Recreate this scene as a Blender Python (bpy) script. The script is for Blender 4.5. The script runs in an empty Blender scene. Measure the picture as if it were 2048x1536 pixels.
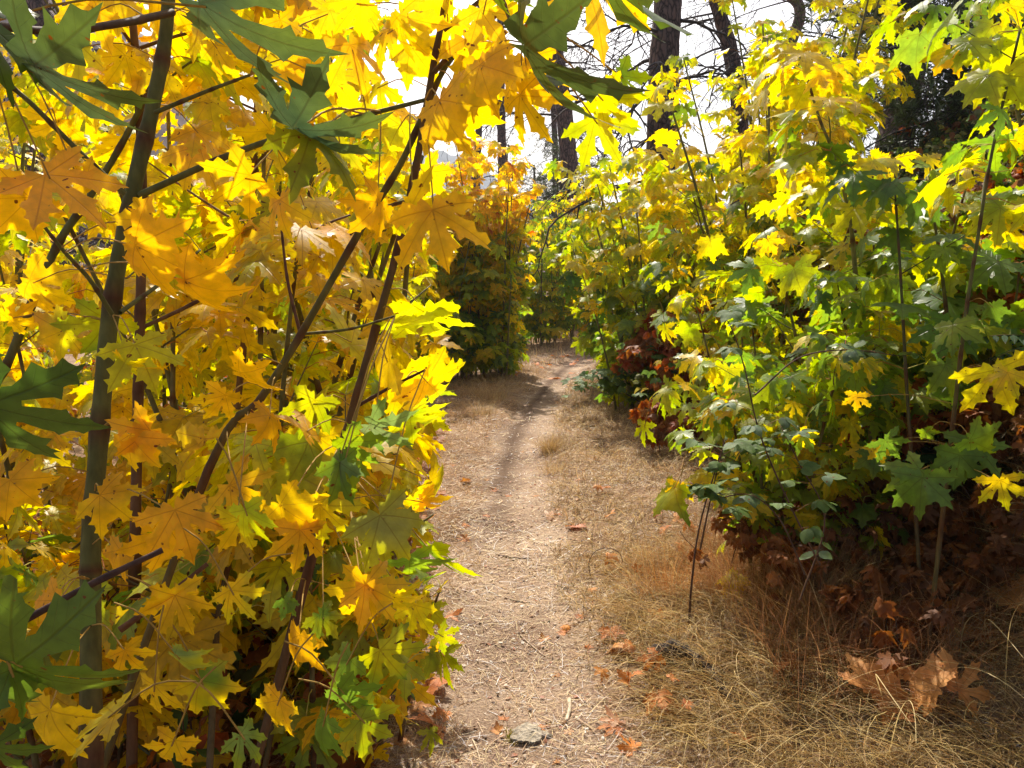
import bpy, math, random
import numpy as np
from mathutils import Vector, noise as mnoise
from mathutils.geometry import delaunay_2d_cdt
rnd = random.Random(11); rng = np.random.default_rng(11)
R = math.radians
sc = bpy.context.scene
C = sc.collection
# ---------------------------------------------------------------- camera, light, exposure
CAMZ, PITCH, F = 1.6, R(7.4), 1607.0
cam = bpy.data.cameras.new('camera'); camo = bpy.data.objects.new('camera', cam); C.objects.link(camo)
camo.location = (0, 0, CAMZ); camo.rotation_euler = (math.pi/2 - PITCH, 0, 0)
cam.sensor_width = 36; cam.lens = F/2048*36; cam.clip_start = .05; cam.clip_end = 5000
sc.camera = camo
SUN_EL, SUN_AZ = R(46), R(-7)          # azimuth measured from +Y towards +X
w = bpy.data.worlds.new('World'); sc.world = w; w.use_nodes = True
nt = w.node_tree; sky = nt.nodes.new('ShaderNodeTexSky'); sky.sky_type = 'NISHITA'; sky.sun_disc = False
sky.sun_elevation = SUN_EL; sky.sun_rotation = SUN_AZ; sky.dust_density = 5; sky.air_density = 1.0; sky.ozone_density = 1.0
bg = nt.nodes['Background']; bg.inputs[1].default_value = .115
nt.links.new(sky.outputs[0], bg.inputs[0])
sl = bpy.data.lights.new('sun', 'SUN'); sl.energy = 5.0; sl.angle = R(.5); sl.color = (1, .93, .82)
so = bpy.data.objects.new('sun', sl); C.objects.link(so)
sd = Vector((math.sin(SUN_AZ)*math.cos(SUN_EL), math.cos(SUN_AZ)*math.cos(SUN_EL), math.sin(SUN_EL)))
so.rotation_euler = sd.to_track_quat('Z', 'Y').to_euler()
sc.view_settings.view_transform = 'Standard'; sc.view_settings.look = 'None'
sc.view_settings.exposure = .80; sc.view_settings.gamma = 1; sc.view_settings.use_curve_mapping = False
sc.render.engine = 'CYCLES'
cy = sc.cycles; cy.max_bounces = 8; cy.diffuse_bounces = 5; cy.glossy_bounces = 2; cy.transmission_bounces = 4
cy.volume_bounces = 0; cy.use_denoising = True; cy.sample_clamp_indirect = 6; cy.caustics_reflective = False
cy.caustics_refractive = False
# ---------------------------------------------------------------- helpers
cp, sp = math.cos(PITCH), math.sin(PITCH)
def P(px, py, d):
    """point seen at a pixel of the 2048x1536 photo at depth d along the view axis"""
    u = (px-1024)/F*d; v = (768-py)/F*d
    return np.array([u, d*cp + v*sp, CAMZ - d*sp + v*cp])
def lerp(a, b, t): return a + (b-a)*t
PXY = [(0, 0), (2.7, .03), (5, .05), (7.6, .12), (10, .36), (12, .62), (14, .95), (16, 1.4), (18, 2.1), (22, 3.8), (60, 20)]
_py = np.array([a for a, b in PXY]); _px = np.array([b for a, b in PXY])
def pathx(y): return np.interp(y, _py, _px)
def wob(x, y): return (np.sin(x*1.7+y*.9)+np.sin(y*2.3-x*1.1+1)+np.sin(x*4.1+2)*.5+np.sin(y*5.2+x*3.3)*.4)
def H(x, y):
    x = np.asarray(x, float); y = np.asarray(y, float)
    x0 = 1.9 + .35*np.maximum(0, y-11.5) - .35*np.clip((4-y)/3, 0, 1)
    t = np.maximum(0, x-x0); cap = 5.0
    h = cap*(1-np.exp(-1.25*t/cap))*np.clip(t*1.5, 0, 1)
    h = h + .16*np.clip(x-.75, 0, 1.6)*np.clip((7-y)/3, 0, 1)
    d = x-pathx(y)
    h = h - .05*np.exp(-(d/.3)**2) - .03*np.exp(-((d+.28)/.12)**2)*np.clip((y-5)/3, 0, 1)
    h = h + .015*wob(x, y)*np.clip(np.abs(d)/.5, .15, 1)
    h = h + .05*np.clip(y-22, 0, 200) + .12*np.clip(-x-12, 0, 200) + .12*np.clip(x-30, 0, 200)
    return h
class MB:
    def __init__(s): s.v = []; s.t = []; s.q = []; s.n = 0; s.c = []; s.uv = []; s.tm = []; s.qm = []
    def add(s, v, tris=None, quads=None, col=(1, 1, 1), uv=None, mat=0):
        v = np.asarray(v, float).reshape(-1, 3); m = len(v)
        if tris is not None and len(tris): s.t.append(np.asarray(tris)+s.n); s.tm.append(np.full(len(tris), mat))
        if quads is not None and len(quads): s.q.append(np.asarray(quads)+s.n); s.qm.append(np.full(len(quads), mat))
        s.v.append(v); c = np.asarray(col, float)
        s.c.append(np.broadcast_to(c, (m, 3)) if c.ndim == 1 else c.reshape(-1, 3))
        s.uv.append(np.full((m, 2), 9.) if uv is None else np.asarray(uv, float).reshape(-1, 2)); s.n += m
    def build(s, name, mats, parent=None, origin=None, smooth=True):
        me = bpy.data.meshes.new(name)
        v = np.concatenate(s.v)
        if parent is not None and origin is None: v = v - np.array(parent.location)
        if origin is not None: v = v - np.array(origin)
        me.vertices.add(len(v)); me.vertices.foreach_set('co', v.astype(np.float32).ravel())
        T = np.concatenate(s.t) if s.t else np.zeros((0, 3), int); Q = np.concatenate(s.q) if s.q else np.zeros((0, 4), int)
        li = np.concatenate([T.ravel(), Q.ravel()]).astype(np.int32)
        me.loops.add(len(li)); me.loops.foreach_set('vertex_index', li)
        ls = np.concatenate([np.arange(len(T))*3, len(T)*3+np.arange(len(Q))*4]).astype(np.int32)
        me.polygons.add(len(ls)); me.polygons.foreach_set('loop_start', ls)
        mi = np.concatenate(s.tm+s.qm) if (s.tm or s.qm) else np.zeros(0)
        me.polygons.foreach_set('material_index', mi.astype(np.int32))
        me.polygons.foreach_set('use_smooth', np.full(len(ls), smooth))
        me.update(calc_edges=True)
        c = np.concatenate(s.c); a = me.color_attributes.new('Col', 'FLOAT_COLOR', 'POINT')
        a.data.foreach_set('color', np.hstack([c, np.ones((len(c), 1))]).astype(np.float32).ravel())
        u = np.concatenate(s.uv); a = me.attributes.new('lf', 'FLOAT_VECTOR', 'POINT')
        a.data.foreach_set('vector', np.hstack([u, np.zeros((len(u), 1))]).astype(np.float32).ravel())
        for m in (mats if isinstance(mats, (list, tuple)) else [mats]): me.materials.append(m)
        o = bpy.data.objects.new(name, me); C.objects.link(o)
        if origin is not None: o.location = Vector(tuple(float(q) for q in origin)) - (parent.location if parent is not None else Vector())
        if parent is not None: o.parent = parent
        return o
def tag(o, label=None, cat=None, group=None, kind=None):
    for k, v in (('label', label), ('category', cat), ('group', group), ('kind', kind)):
        if v: o[k] = v
    return o
def empty(name, loc, label, cat, group=None):
    o = bpy.data.objects.new(name, None); C.objects.link(o); o.location = tuple(float(q) for q in loc); o.empty_display_size = .1
    return tag(o, label, cat, group)
# ---- tubes
def tube(mb, pts, rad, col, k=6, mat=0, cap=True, jit=0):
    pts = np.asarray(pts, float); n = len(pts)
    rad = np.broadcast_to(np.asarray(rad, float), (n,))
    tg = np.gradient(pts, axis=0); tg /= np.linalg.norm(tg, axis=1)[:, None]+1e-9
    ref = np.array([1., 0, 0]) if abs(tg[0][0]) < .8 else np.array([0, 1., 0])
    a = ref - tg*(tg@ref)[:, None]; a /= np.linalg.norm(a, axis=1)[:, None]+1e-9
    b = np.cross(tg, a); th = np.arange(k)*2*math.pi/k
    rr = rad[:, None]*(1 + (rng.normal(0, jit, (n, k)) if jit else 0))
    V = pts[:, None]+rr[..., None]*(np.cos(th)[None, :, None]*a[:, None]+np.sin(th)[None, :, None]*b[:, None])
    i = np.arange(n-1)[:, None]*k; j = np.arange(k)[None]; j2 = (j+1) % k
    q = np.stack([i+j, i+j2, i+k+j2, i+k+j], -1).reshape(-1, 4)
    col = np.asarray(col, float)
    if col.ndim == 2: col = np.repeat(col, k, axis=0)
    V = V.reshape(-1, 3); tr = None
    if cap:
        V = np.vstack([V, pts[-1]]); tr = np.stack([(n-1)*k+np.arange(k), (n-1)*k+(np.arange(k)+1) % k, np.full(k, n*k)], -1)
        if col.ndim == 2: col = np.vstack([col, col[-1]])
    mb.add(V, tr, q, col, mat=mat)
def smooth_poly(pts, n=14):
    pts = np.asarray(pts, float)
    if len(pts) == 2: return lerp(pts[0], pts[1], np.linspace(0, 1, n)[:, None])
    p = np.vstack([2*pts[0]-pts[1], pts, 2*pts[-1]-pts[-2]]); out = []
    m = len(pts)-1
    for s in np.linspace(0, m-1e-6, n):
        i = int(s); t = s-i; a, b, c, d = p[i:i+4]
        out.append(.5*((2*b)+(-a+c)*t+(2*a-5*b+4*c-d)*t*t+(-a+3*b-3*c+d)*t**3))
    return np.array(out)
# ---- leaf templates
def maple_outline(teeth=2, sinus=.36, seed=0, wid=1.0, basal=1.0):
    r_ = random.Random(seed); j = lambda a: 1+r_.uniform(-a, a)
    def half(L, W, last=False):
        if teeth == 2: prof = [(1, 0), (.91, .045), (.83, .07), (.80, .15), (.74, .105), (.66, .13), (.60, .235), (.53, .17), (.47, .15), (.30, .115)]
        elif teeth == 1: prof = [(1, 0), (.84, .07), (.78, .165), (.68, .12), (.59, .23), (.47, .15), (.3, .12)]
        else: prof = [(1, 0), (.68, .2), (.42, .13)]
        return [(v*L*(j(.03) if v < 1 else 1), u*W*wid*j(.12)) for v, u in prof]
    def place(pts, a, side):   # side +1: clockwise half
        return [(v*math.sin(a)+side*u*math.cos(a), v*math.cos(a)-side*u*math.sin(a)) for v, u in pts]
    lobes = [(0, 1.0, .86), (R(48)*j(.05), .95*j(.04), .86), (R(96)*j(.05), .66*j(.06)*basal, .78)]
    sin_ = [(R(24), sinus*j(.1)), (R(72), sinus*.9*j(.1))]
    right = []
    for i, (a, L, W) in enumerate(lobes):
        if i: right += place(half(L, W)[::-1][:-1] if 1 else [], a, -1)
        right += place(half(L, W), a, 1)
        if i < 2:
            s = sin_[i]; right.append((s[1]*math.sin(s[0]), s[1]*math.cos(s[0])))
    right += [(.17, -.13), (.11, -.2), (.045, -.12)]
    left = [(-x*r_.uniform(.94, 1.04), y*r_.uniform(.96, 1.03)) for x, y in right[1:]][::-1]
    pts = np.array(right + [(0, -.02)] + left)
    pts[:, 0] *= 1.0
    return pts
VEINS = [0, R(48), -R(48), R(96), -R(96)]
def make_template(pts, sp_):
    """flat leaf sheet: the outline filled with small triangles so that the blade can bend smoothly"""
    n = len(pts); inner = []
    if sp_:
        a_, b_ = pts[:-0 or None], np.roll(pts, -1, 0); k = 0
        for y in np.arange(pts[:, 1].min(), pts[:, 1].max(), sp_*.87):
            k += 1
            for x in np.arange(pts[:, 0].min()+(k % 2)*sp_/2, pts[:, 0].max(), sp_):
                c = ((pts[:, 1] > y) != (b_[:, 1] > y)); xi = (b_[:, 0]-pts[:, 0])*(y-pts[:, 1])/(b_[:, 1]-pts[:, 1]+1e-12)+pts[:, 0]
                d = b_-pts; t = np.clip(((x-pts[:, 0])*d[:, 0]+(y-pts[:, 1])*d[:, 1])/(np.sum(d*d, 1)+1e-12), 0, 1); q = pts+d*t[:, None]
                if np.sum(c & (x < xi)) % 2 and np.min(np.hypot(q[:, 0]-x, q[:, 1]-y)) > sp_*.32: inner.append((x, y))
    allp = [Vector((float(x), float(y))) for x, y in list(map(tuple, pts))+inner]
    vs, es, fs, *_ = delaunay_2d_cdt(allp, [], [list(range(n))], 1, 1e-5)
    V = np.array([(q.x, q.y) for q in vs]); tr = np.array([f for f in fs if len(f) == 3], int)
    a, b, c = V[tr[:, 0]], V[tr[:, 1]], V[tr[:, 2]]; ar = (b[:, 0]-a[:, 0])*(c[:, 1]-a[:, 1])-(b[:, 1]-a[:, 1])*(c[:, 0]-a[:, 0]); tr[ar < 0] = tr[ar < 0][:, ::-1]
    r = np.hypot(V[:, 0], V[:, 1]); th = np.arctan2(V[:, 0], V[:, 1]); vd = np.full(len(V), 9.)
    for a in VEINS:
        along = V[:, 0]*math.sin(a)+V[:, 1]*math.cos(a); per = np.abs(V[:, 0]*math.cos(a)-V[:, 1]*math.sin(a))
        vd = np.where(along > -.01, np.minimum(vd, per), vd)
    return dict(V=V, tr=tr, qd=None, r=r, th=th, vd=np.minimum(vd, .2))
def templates(teeth, rings, cnt):
    o = []
    for s in range(cnt):
        o_ = maple_outline(teeth, sinus=[.28, .4, .33, .45, .26, .42, .3, .37][s % 8], seed=s+5, wid=[1.0, 1.3, 1.1, 1.4, 1.02, 1.3, 1.1, 1.2][s % 8])
        if teeth == 2:
            n_ = rng.normal(0, .008, o_.shape); o_ = o_+n_
            if s % 3 == 1: o_[:, 0] *= np.where(o_[:, 0] > 0, .9, 1.08)
        o.append(make_template(o_, rings))
    return o
T_HI = templates(2, .13, 10); T_MID = templates(1, .26, 7); T_LO = templates(0, 0, 3)
def ovate(teeth, w_=.3):
    ys = np.linspace(0, 1, 8 if teeth else 5)[1:-1]; right = []
    for i, y in enumerate(ys):
        x = w_*math.sin(math.pi*y**.75)*(1.35 if teeth else 1.25); right.append((x, y))
        if teeth: right.append((x*.9, y+.045))
    pts = [(0, 1)]+right[::-1]+[(0, 0.0)]+[(-x, y) for x, y in right]
    pts = np.array(pts); pts[:, 1] -= .45
    t = make_template(pts, .2 if teeth else 0); t['vd'] = np.abs(t['V'][:, 0]); t['V'][:, 1] += .45
    t['r'] = np.hypot(t['V'][:, 0], t['V'][:, 1]); return t
T_OV = [ovate(True, .25), ovate(True, .29)]; T_OVL = [ovate(False, .2), ovate(False, .27), ovate(True, .24)]
# leaf record: base(3) tip(3) normal(3) size col1(3) col2(3) droop
def leaves(mb, rec, T, mat=0, wave=1.0):
    if not len(rec): return
    A = np.array(rec, float); which = rng.integers(0, len(T), len(A))
    for k, t in enumerate(T):
        a = A[which == k]
        if not len(a): continue
        M = len(a); V = t['V']; N = len(V)
        B = a[:, 0:3]; Y = a[:, 3:6]; Z = a[:, 6:9]; S = a[:, 9]; c1 = a[:, 10:13]; c2 = a[:, 13:16]; dr = a[:, 16]
        X = np.cross(Y, Z); X /= np.linalg.norm(X, axis=1)[:, None]+1e-9; Z = np.cross(X, Y)
        sx = rng.uniform(.85, 1.12, M)
        cup = rng.normal(.35, .25, M)*wave; ph = rng.uniform(0, 6.28, M); wv = rng.normal(0, .05, M)*wave; fold = rng.uniform(-.1, .3, M)*wave; sidec = rng.normal(0, .12, M)*wave
        r, th, vd = t['r'], t['th'], t['vd']
        z = -(dr[:, None])*(np.maximum(V[:, 1], 0)**2)[None] - cup[:, None]*(V[:, 0]**2)[None]*.9 + fold[:, None]*vd[None]*.9 \
            + wv[:, None]*np.sin(3*th[None]+ph[:, None])*r[None]*1.3 + sidec[:, None]*V[None, :, 0]*V[None, :, 1] \
            + rng.normal(0, .05, M)[:, None]*np.sin(2*th[None]+ph[:, None]*2)*(r**2)[None]*wave
        x = V[None, :, 0]*sx[:, None]; y = V[None, :, 1] - .25*(np.abs(dr)[:, None])*(np.maximum(V[:, 1], 0)**3)[None]
        W = B[:, None]+S[:, None, None]*(x[..., None]*X[:, None]+y[..., None]*Y[:, None]+z[..., None]*Z[:, None])
        # pigment: centre colour to margin colour, patchy
        pt = np.clip(r[None]*.9+.35*np.sin(3.1*V[None, :, 0]+ph[:, None])*np.cos(3.7*V[None, :, 1]-ph[:, None]*2)+.15*np.sin(9*V[None, :, 0]+5*V[None, :, 1]+ph[:, None]), 0, 1)[..., None]
        col = c1[:, None]*(1-pt)+c2[:, None]*pt
        off = (np.arange(M)*N)[:, None, None]
        uv = np.stack([np.broadcast_to(V[None, :, 0], (M, N)), np.broadcast_to(V[None, :, 1], (M, N))], -1)
        mb.add(W.reshape(-1, 3), (t['tr'][None]+off).reshape(-1, 3), (t['qd'][None]+off).reshape(-1, 4) if t['qd'] is not None else None, col.reshape(-1, 3), uv.reshape(-1, 2), mat)
# ---------------------------------------------------------------- materials
def mat(name): m = bpy.data.materials.new(name); m.use_nodes = True; m.node_tree.nodes.clear(); return m, m.node_tree
def N(nt, t, **k):
    n = nt.nodes.new(t)
    for a, b in k.items():
        if a.startswith('i_'): n.inputs[int(a[2:]) if a[2:].isdigit() else a[2:]].default_value = b
        else: setattr(n, a, b)
    return n
def L(nt, a, b): nt.links.new(a, b)
def math_(nt, op, a, b=None, c=None):
    n = N(nt, 'ShaderNodeMath', operation=op)
    for i, v in enumerate((a, b, c)):
        if v is None: continue
        if isinstance(v, (int, float)): n.inputs[i].default_value = v
        else: L(nt, v, n.inputs[i])
    return n.outputs[0]
def leaf_mat(name, veins, trans=.5, rough=.42, gloss=.5, kinds='maple'):
    m, t = mat(name); out = N(t, 'ShaderNodeOutputMaterial')
    at = N(t, 'ShaderNodeAttribute', attribute_name='Col'); geo = N(t, 'ShaderNodeNewGeometry')
    no = N(t, 'ShaderNodeTexNoise'); no.inputs['Scale'].default_value = 38; no.inputs['Detail'].default_value = 3; L(t, geo.outputs['Position'], no.inputs['Vector'])
    mr = N(t, 'ShaderNodeMapRange'); mr.inputs[1].default_value = .3; mr.inputs[2].default_value = .7; mr.inputs[3].default_value = .78; mr.inputs[4].default_value = 1.18; L(t, no.outputs[0], mr.inputs[0])
    mx = N(t, 'ShaderNodeVectorMath', operation='SCALE'); L(t, at.outputs['Color'], mx.inputs[0]); L(t, mr.outputs[0], mx.inputs['Scale'])
    col = mx.outputs[0]
    # small brown necrotic spots
    n2 = N(t, 'ShaderNodeTexNoise'); n2.inputs['Scale'].default_value = 75; n2.inputs['Detail'].default_value = 1; L(t, geo.outputs['Position'], n2.inputs['Vector'])
    sp_ = N(t, 'ShaderNodeMapRange'); sp_.inputs[1].default_value = .725; sp_.inputs[2].default_value = .76; L(t, n2.outputs[0], sp_.inputs[0])
    mc = N(t, 'ShaderNodeMix', data_type='RGBA'); L(t, sp_.outputs[0], mc.inputs[0]); L(t, col, mc.inputs[6]); mc.inputs[7].default_value = (.16, .05, .01, 1)
    col = mc.outputs[2]; bumpsrc = None
    if veins:
        lf = N(t, 'ShaderNodeAttribute', attribute_name='lf'); sx = N(t, 'ShaderNodeSeparateXYZ'); L(t, lf.outputs['Vector'], sx.inputs[0])
        x, y = sx.outputs[0], sx.outputs[1]; ax = math_(t, 'ABSOLUTE', x)
        best = None; sec = None
        for a in ((0, R(48), R(96)) if kinds == 'maple' else (0,)):
            al = math_(t, 'ADD', math_(t, 'MULTIPLY', ax, math.sin(a)), math_(t, 'MULTIPLY', y, math.cos(a)))
            pe = math_(t, 'ABSOLUTE', math_(t, 'SUBTRACT', math_(t, 'MULTIPLY', ax, math.cos(a)), math_(t, 'MULTIPLY', y, math.sin(a))))
            neg = math_(t, 'MULTIPLY', math_(t, 'LESS_THAN', al, 0), 5.0); pe = math_(t, 'ADD', pe, neg)
            s = math_(t, 'ABSOLUTE', math_(t, 'SUBTRACT', math_(t, 'FRACT', math_(t, 'MULTIPLY', math_(t, 'SUBTRACT', al, math_(t, 'MULTIPLY', pe, .9)), 8.0)), .5))
            s = math_(t, 'MULTIPLY', s, 1/8.0)
            if best is None: best, sec = pe, s
            else:
                lt = math_(t, 'LESS_THAN', pe, best)
                sec = math_(t, 'ADD', math_(t, 'MULTIPLY', s, lt), math_(t, 'MULTIPLY', sec, math_(t, 'SUBTRACT', 1.0, lt)))
                best = math_(t, 'MINIMUM', best, pe)
        v1 = N(t, 'ShaderNodeMapRange'); v1.inputs[1].default_value = .004; v1.inputs[2].default_value = .014; v1.inputs[3].default_value = 1; v1.inputs[4].default_value = 0; L(t, best, v1.inputs[0])
        v2 = N(t, 'ShaderNodeMapRange'); v2.inputs[1].default_value = .001; v2.inputs[2].default_value = .006; v2.inputs[3].default_value = .45; v2.inputs[4].default_value = 0; L(t, sec, v2.inputs[0])
        vv = math_(t, 'MAXIMUM', v1.outputs[0], v2.outputs[0]); bumpsrc = vv
        mv = N(t, 'ShaderNodeMix', data_type='RGBA'); L(t, math_(t, 'MULTIPLY', vv, .8), mv.inputs[0]); L(t, col, mv.inputs[6])
        vc = N(t, 'ShaderNodeVectorMath', operation='MULTIPLY'); L(t, at.outputs['Color'], vc.inputs[0]); vc.inputs[1].default_value = (.72, .62, .6)
        L(t, vc.outputs[0], mv.inputs[7]); col = mv.outputs[2]
    pb = N(t, 'ShaderNodeBsdfPrincipled'); L(t, col, pb.inputs['Base Color']); pb.inputs['Roughness'].default_value = rough; pb.inputs['Specular IOR Level'].default_value = gloss
    tb = N(t, 'ShaderNodeBsdfTranslucent')
    hs = N(t, 'ShaderNodeHueSaturation'); hs.inputs['Saturation'].default_value = 1.08; hs.inputs['Value'].default_value = 1.25; L(t, col, hs.inputs['Color']); L(t, hs.outputs[0], tb.inputs[0])
    if bumpsrc is not None:
        bu = N(t, 'ShaderNodeBump'); bu.inputs['Strength'].default_value = .5; bu.inputs['Distance'].default_value = .003; bu.invert = True; L(t, bumpsrc, bu.inputs['Height']); L(t, bu.outputs[0], pb.inputs['Normal'])
    mi = N(t, 'ShaderNodeMixShader'); mi.inputs[0].default_value = trans; L(t, pb.outputs[0], mi.inputs[1]); L(t, tb.outputs[0], mi.inputs[2]); L(t, mi.outputs[0], out.inputs[0])
    return m
M_LEAF = leaf_mat('maple_leaf_near', True, .61); M_LEAFG = leaf_mat('maple_leaf_thick', True, .4, .45, .4); M_LEAFF = leaf_mat('maple_leaf_far', False, .61)
M_BRAM = leaf_mat('bramble_leaf', True, .35, .6, .18, 'ovate'); M_DRY = leaf_mat('dry_leaf', True, .25, .6, .3)
M_THICK = leaf_mat('thicket_leaf', False, .4, .6, .2)
def attr_mat(name, rough, scale=30, lo=.7, hi=1.2, bump=.3, stretch=(1, 1, 1), trans=0, spec=.3, detail=5, dist=.01):
    m, t = mat(name); out = N(t, 'ShaderNodeOutputMaterial'); at = N(t, 'ShaderNodeAttribute', attribute_name='Col')
    geo = N(t, 'ShaderNodeNewGeometry'); mp = N(t, 'ShaderNodeMapping'); mp.inputs['Scale'].default_value = stretch; L(t, geo.outputs['Position'], mp.inputs[0])
    no = N(t, 'ShaderNodeTexNoise'); no.inputs['Scale'].default_value = scale; no.inputs['Detail'].default_value = detail; L(t, mp.outputs[0], no.inputs['Vector'])
    mr = N(t, 'ShaderNodeMapRange'); mr.inputs[1].default_value = .3; mr.inputs[2].default_value = .7; mr.inputs[3].default_value = lo; mr.inputs[4].default_value = hi; L(t, no.outputs[0], mr.inputs[0])
    mx = N(t, 'ShaderNodeVectorMath', operation='SCALE'); L(t, at.outputs['Color'], mx.inputs[0]); L(t, mr.outputs[0], mx.inputs['Scale'])
    pb = N(t, 'ShaderNodeBsdfPrincipled'); L(t, mx.outputs[0], pb.inputs['Base Color']); pb.inputs['Roughness'].default_value = rough; pb.inputs['Specular IOR Level'].default_value = spec
    if bump:
        bu = N(t, 'ShaderNodeBump'); bu.inputs['Strength'].default_value = bump; bu.inputs['Distance'].default_value = dist; L(t, no.outputs[0], bu.inputs['Height']); L(t, bu.outputs[0], pb.inputs['Normal'])
    sh = pb.outputs[0]
    if trans:
        tb = N(t, 'ShaderNodeBsdfTranslucent'); L(t, mx.outputs[0], tb.inputs[0]); mi = N(t, 'ShaderNodeMixShader'); mi.inputs[0].default_value = trans
        L(t, sh, mi.inputs[1]); L(t, tb.outputs[0], mi.inputs[2]); sh = mi.outputs[0]
    L(t, sh, out.inputs[0]); return m
M_STEM = attr_mat('maple_stem', .7, 60, .7, 1.25, .3, (1, 1, .35), dist=.004, spec=.15)
M_GRASS = attr_mat('dry_grass', .55, 8, .8, 1.15, 0, trans=.3)
M_STONE = attr_mat('stone', .9, 40, .5, 1.3, .8, dist=.02)
M_WOOD = attr_mat('dead_wood', .85, 50, .55, 1.3, .6, (1, 1, 1), dist=.01)
M_NEEDLE = attr_mat('needles', .5, 3, .7, 1.2, 0, trans=.15)
M_HILL = attr_mat('hill_cover', .95, .06, .45, 1.4, 0, (1, 1, .5), detail=12)
def bark_mat():
    m, t = mat('pine_bark'); out = N(t, 'ShaderNodeOutputMaterial'); geo = N(t, 'ShaderNodeNewGeometry'); mp = N(t, 'ShaderNodeMapping'); mp.inputs['Scale'].default_value = (1, 1, .28)
    no = N(t, 'ShaderNodeTexNoise'); no.inputs['Scale'].default_value = 6; no.inputs['Detail'].default_value = 4; L(t, geo.outputs['Position'], no.inputs['Vector'])
    ad = N(t, 'ShaderNodeVectorMath', operation='MULTIPLY_ADD'); L(t, no.outputs[1], ad.inputs[0]); ad.inputs[1].default_value = (.12, .12, .12); L(t, geo.outputs['Position'], ad.inputs[2]); L(t, ad.outputs[0], mp.inputs[0])
    vo = N(t, 'ShaderNodeTexVoronoi', feature='DISTANCE_TO_EDGE'); vo.inputs['Scale'].default_value = 14; L(t, mp.outputs[0], vo.inputs['Vector'])
    cr = N(t, 'ShaderNodeValToRGB'); L(t, vo.outputs[0], cr.inputs[0]); e = cr.color_ramp.elements
    e[0].position = 0; e[0].color = (.02, .013, .011, 1); e[1].position = .22; e[1].color = (.17, .105, .085, 1)
    a = cr.color_ramp.elements.new(.08); a.color = (.09, .055, .045, 1)
    n3 = N(t, 'ShaderNodeTexNoise'); n3.inputs['Scale'].default_value = 3; L(t, geo.outputs['Position'], n3.inputs['Vector'])
    mr = N(t, 'ShaderNodeMapRange'); mr.inputs[3].default_value = .5; mr.inputs[4].default_value = 1.5; L(t, n3.outputs[0], mr.inputs[0])
    mx = N(t, 'ShaderNodeVectorMath', operation='SCALE'); L(t, cr.outputs[0], mx.inputs[0]); L(t, mr.outputs[0], mx.inputs['Scale'])
    pb = N(t, 'ShaderNodeBsdfPrincipled'); pb.inputs['Roughness'].default_value = .9; L(t, mx.outputs[0], pb.inputs['Base Color'])
    bu = N(t, 'ShaderNodeBump'); bu.inputs['Strength'].default_value = .9; bu.inputs['Distance'].default_value = .04; L(t, vo.outputs[0], bu.inputs['Height']); L(t, bu.outputs[0], pb.inputs['Normal'])
    L(t, pb.outputs[0], out.inputs[0]); return m
M_BARK = bark_mat()
def soil_mat(name, c0, c1, c2, fine, useattr=False):
    m, t = mat(name); out = N(t, 'ShaderNodeOutputMaterial'); geo = N(t, 'ShaderNodeNewGeometry')
    n1 = N(t, 'ShaderNodeTexNoise'); n1.inputs['Scale'].default_value = 1.6; n1.inputs['Detail'].default_value = 6; L(t, geo.outputs['Position'], n1.inputs['Vector'])
    n2 = N(t, 'ShaderNodeTexNoise'); n2.inputs['Scale'].default_value = fine; n2.inputs['Detail'].default_value = 8; n2.inputs['Roughness'].default_value = .7; L(t, geo.outputs['Position'], n2.inputs['Vector'])
    s = math_(t, 'ADD', math_(t, 'MULTIPLY', n1.outputs[0], .45), math_(t, 'MULTIPLY', n2.outputs[0], .55))
    cr = N(t, 'ShaderNodeValToRGB'); L(t, s, cr.inputs[0]); e = cr.color_ramp.elements; e[0].position = .36; e[0].color = (*c0, 1); e[1].position = .62; e[1].color = (*c2, 1)
    a = cr.color_ramp.elements.new(.48); a.color = (*c1, 1)
    pb = N(t, 'ShaderNodeBsdfPrincipled'); pb.inputs['Roughness'].default_value = .95; pb.inputs['Specular IOR Level'].default_value = .1; cc = cr.outputs[0]
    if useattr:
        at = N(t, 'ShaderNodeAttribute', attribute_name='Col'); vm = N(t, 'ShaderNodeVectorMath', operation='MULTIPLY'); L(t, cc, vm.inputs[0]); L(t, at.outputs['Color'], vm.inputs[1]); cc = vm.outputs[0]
    L(t, cc, pb.inputs['Base Color'])
    bu = N(t, 'ShaderNodeBump'); bu.inputs['Strength'].default_value = .8; bu.inputs['Distance'].default_value = .02; L(t, n2.outputs[0], bu.inputs['Height']); L(t, bu.outputs[0], pb.inputs['Normal'])
    L(t, pb.outputs[0], out.inputs[0]); return m
M_SOIL = soil_mat('soil', (.09, .05, .03), (.24, .15, .09), (.42, .29, .18), 55)
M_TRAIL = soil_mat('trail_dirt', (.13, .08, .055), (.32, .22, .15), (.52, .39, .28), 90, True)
# ---------------------------------------------------------------- setting
def grid(name, xs, ys, hf, m, dz=0, col=(1, 1, 1)):
    X, Y = np.meshgrid(xs, ys); Z = hf(X, Y)+dz
    V = np.stack([X, Y, Z], -1).reshape(-1, 3); nx, ny = len(xs), len(ys)
    i = (np.arange(ny-1)*nx)[:, None]; j = np.arange(nx-1)[None]
    q = np.stack([i+j, i+j+1, i+nx+j+1, i+nx+j], -1).reshape(-1, 4)
    b = MB(); b.add(V, None, q, col); return b.build(name, m)
s_ = np.linspace(-1, 1, 321); gx = np.sinh(s_*6.2)/np.sinh(6.2)*700
t_ = np.linspace(0, 1, 340); gy = -6 + np.concatenate([np.linspace(0, 30, 240, endpoint=False), 30+np.sinh(t_[::3]*5)/np.sinh(5)*900])
tag(grid('ground', gx, gy, H, M_SOIL), kind='structure')
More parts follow.
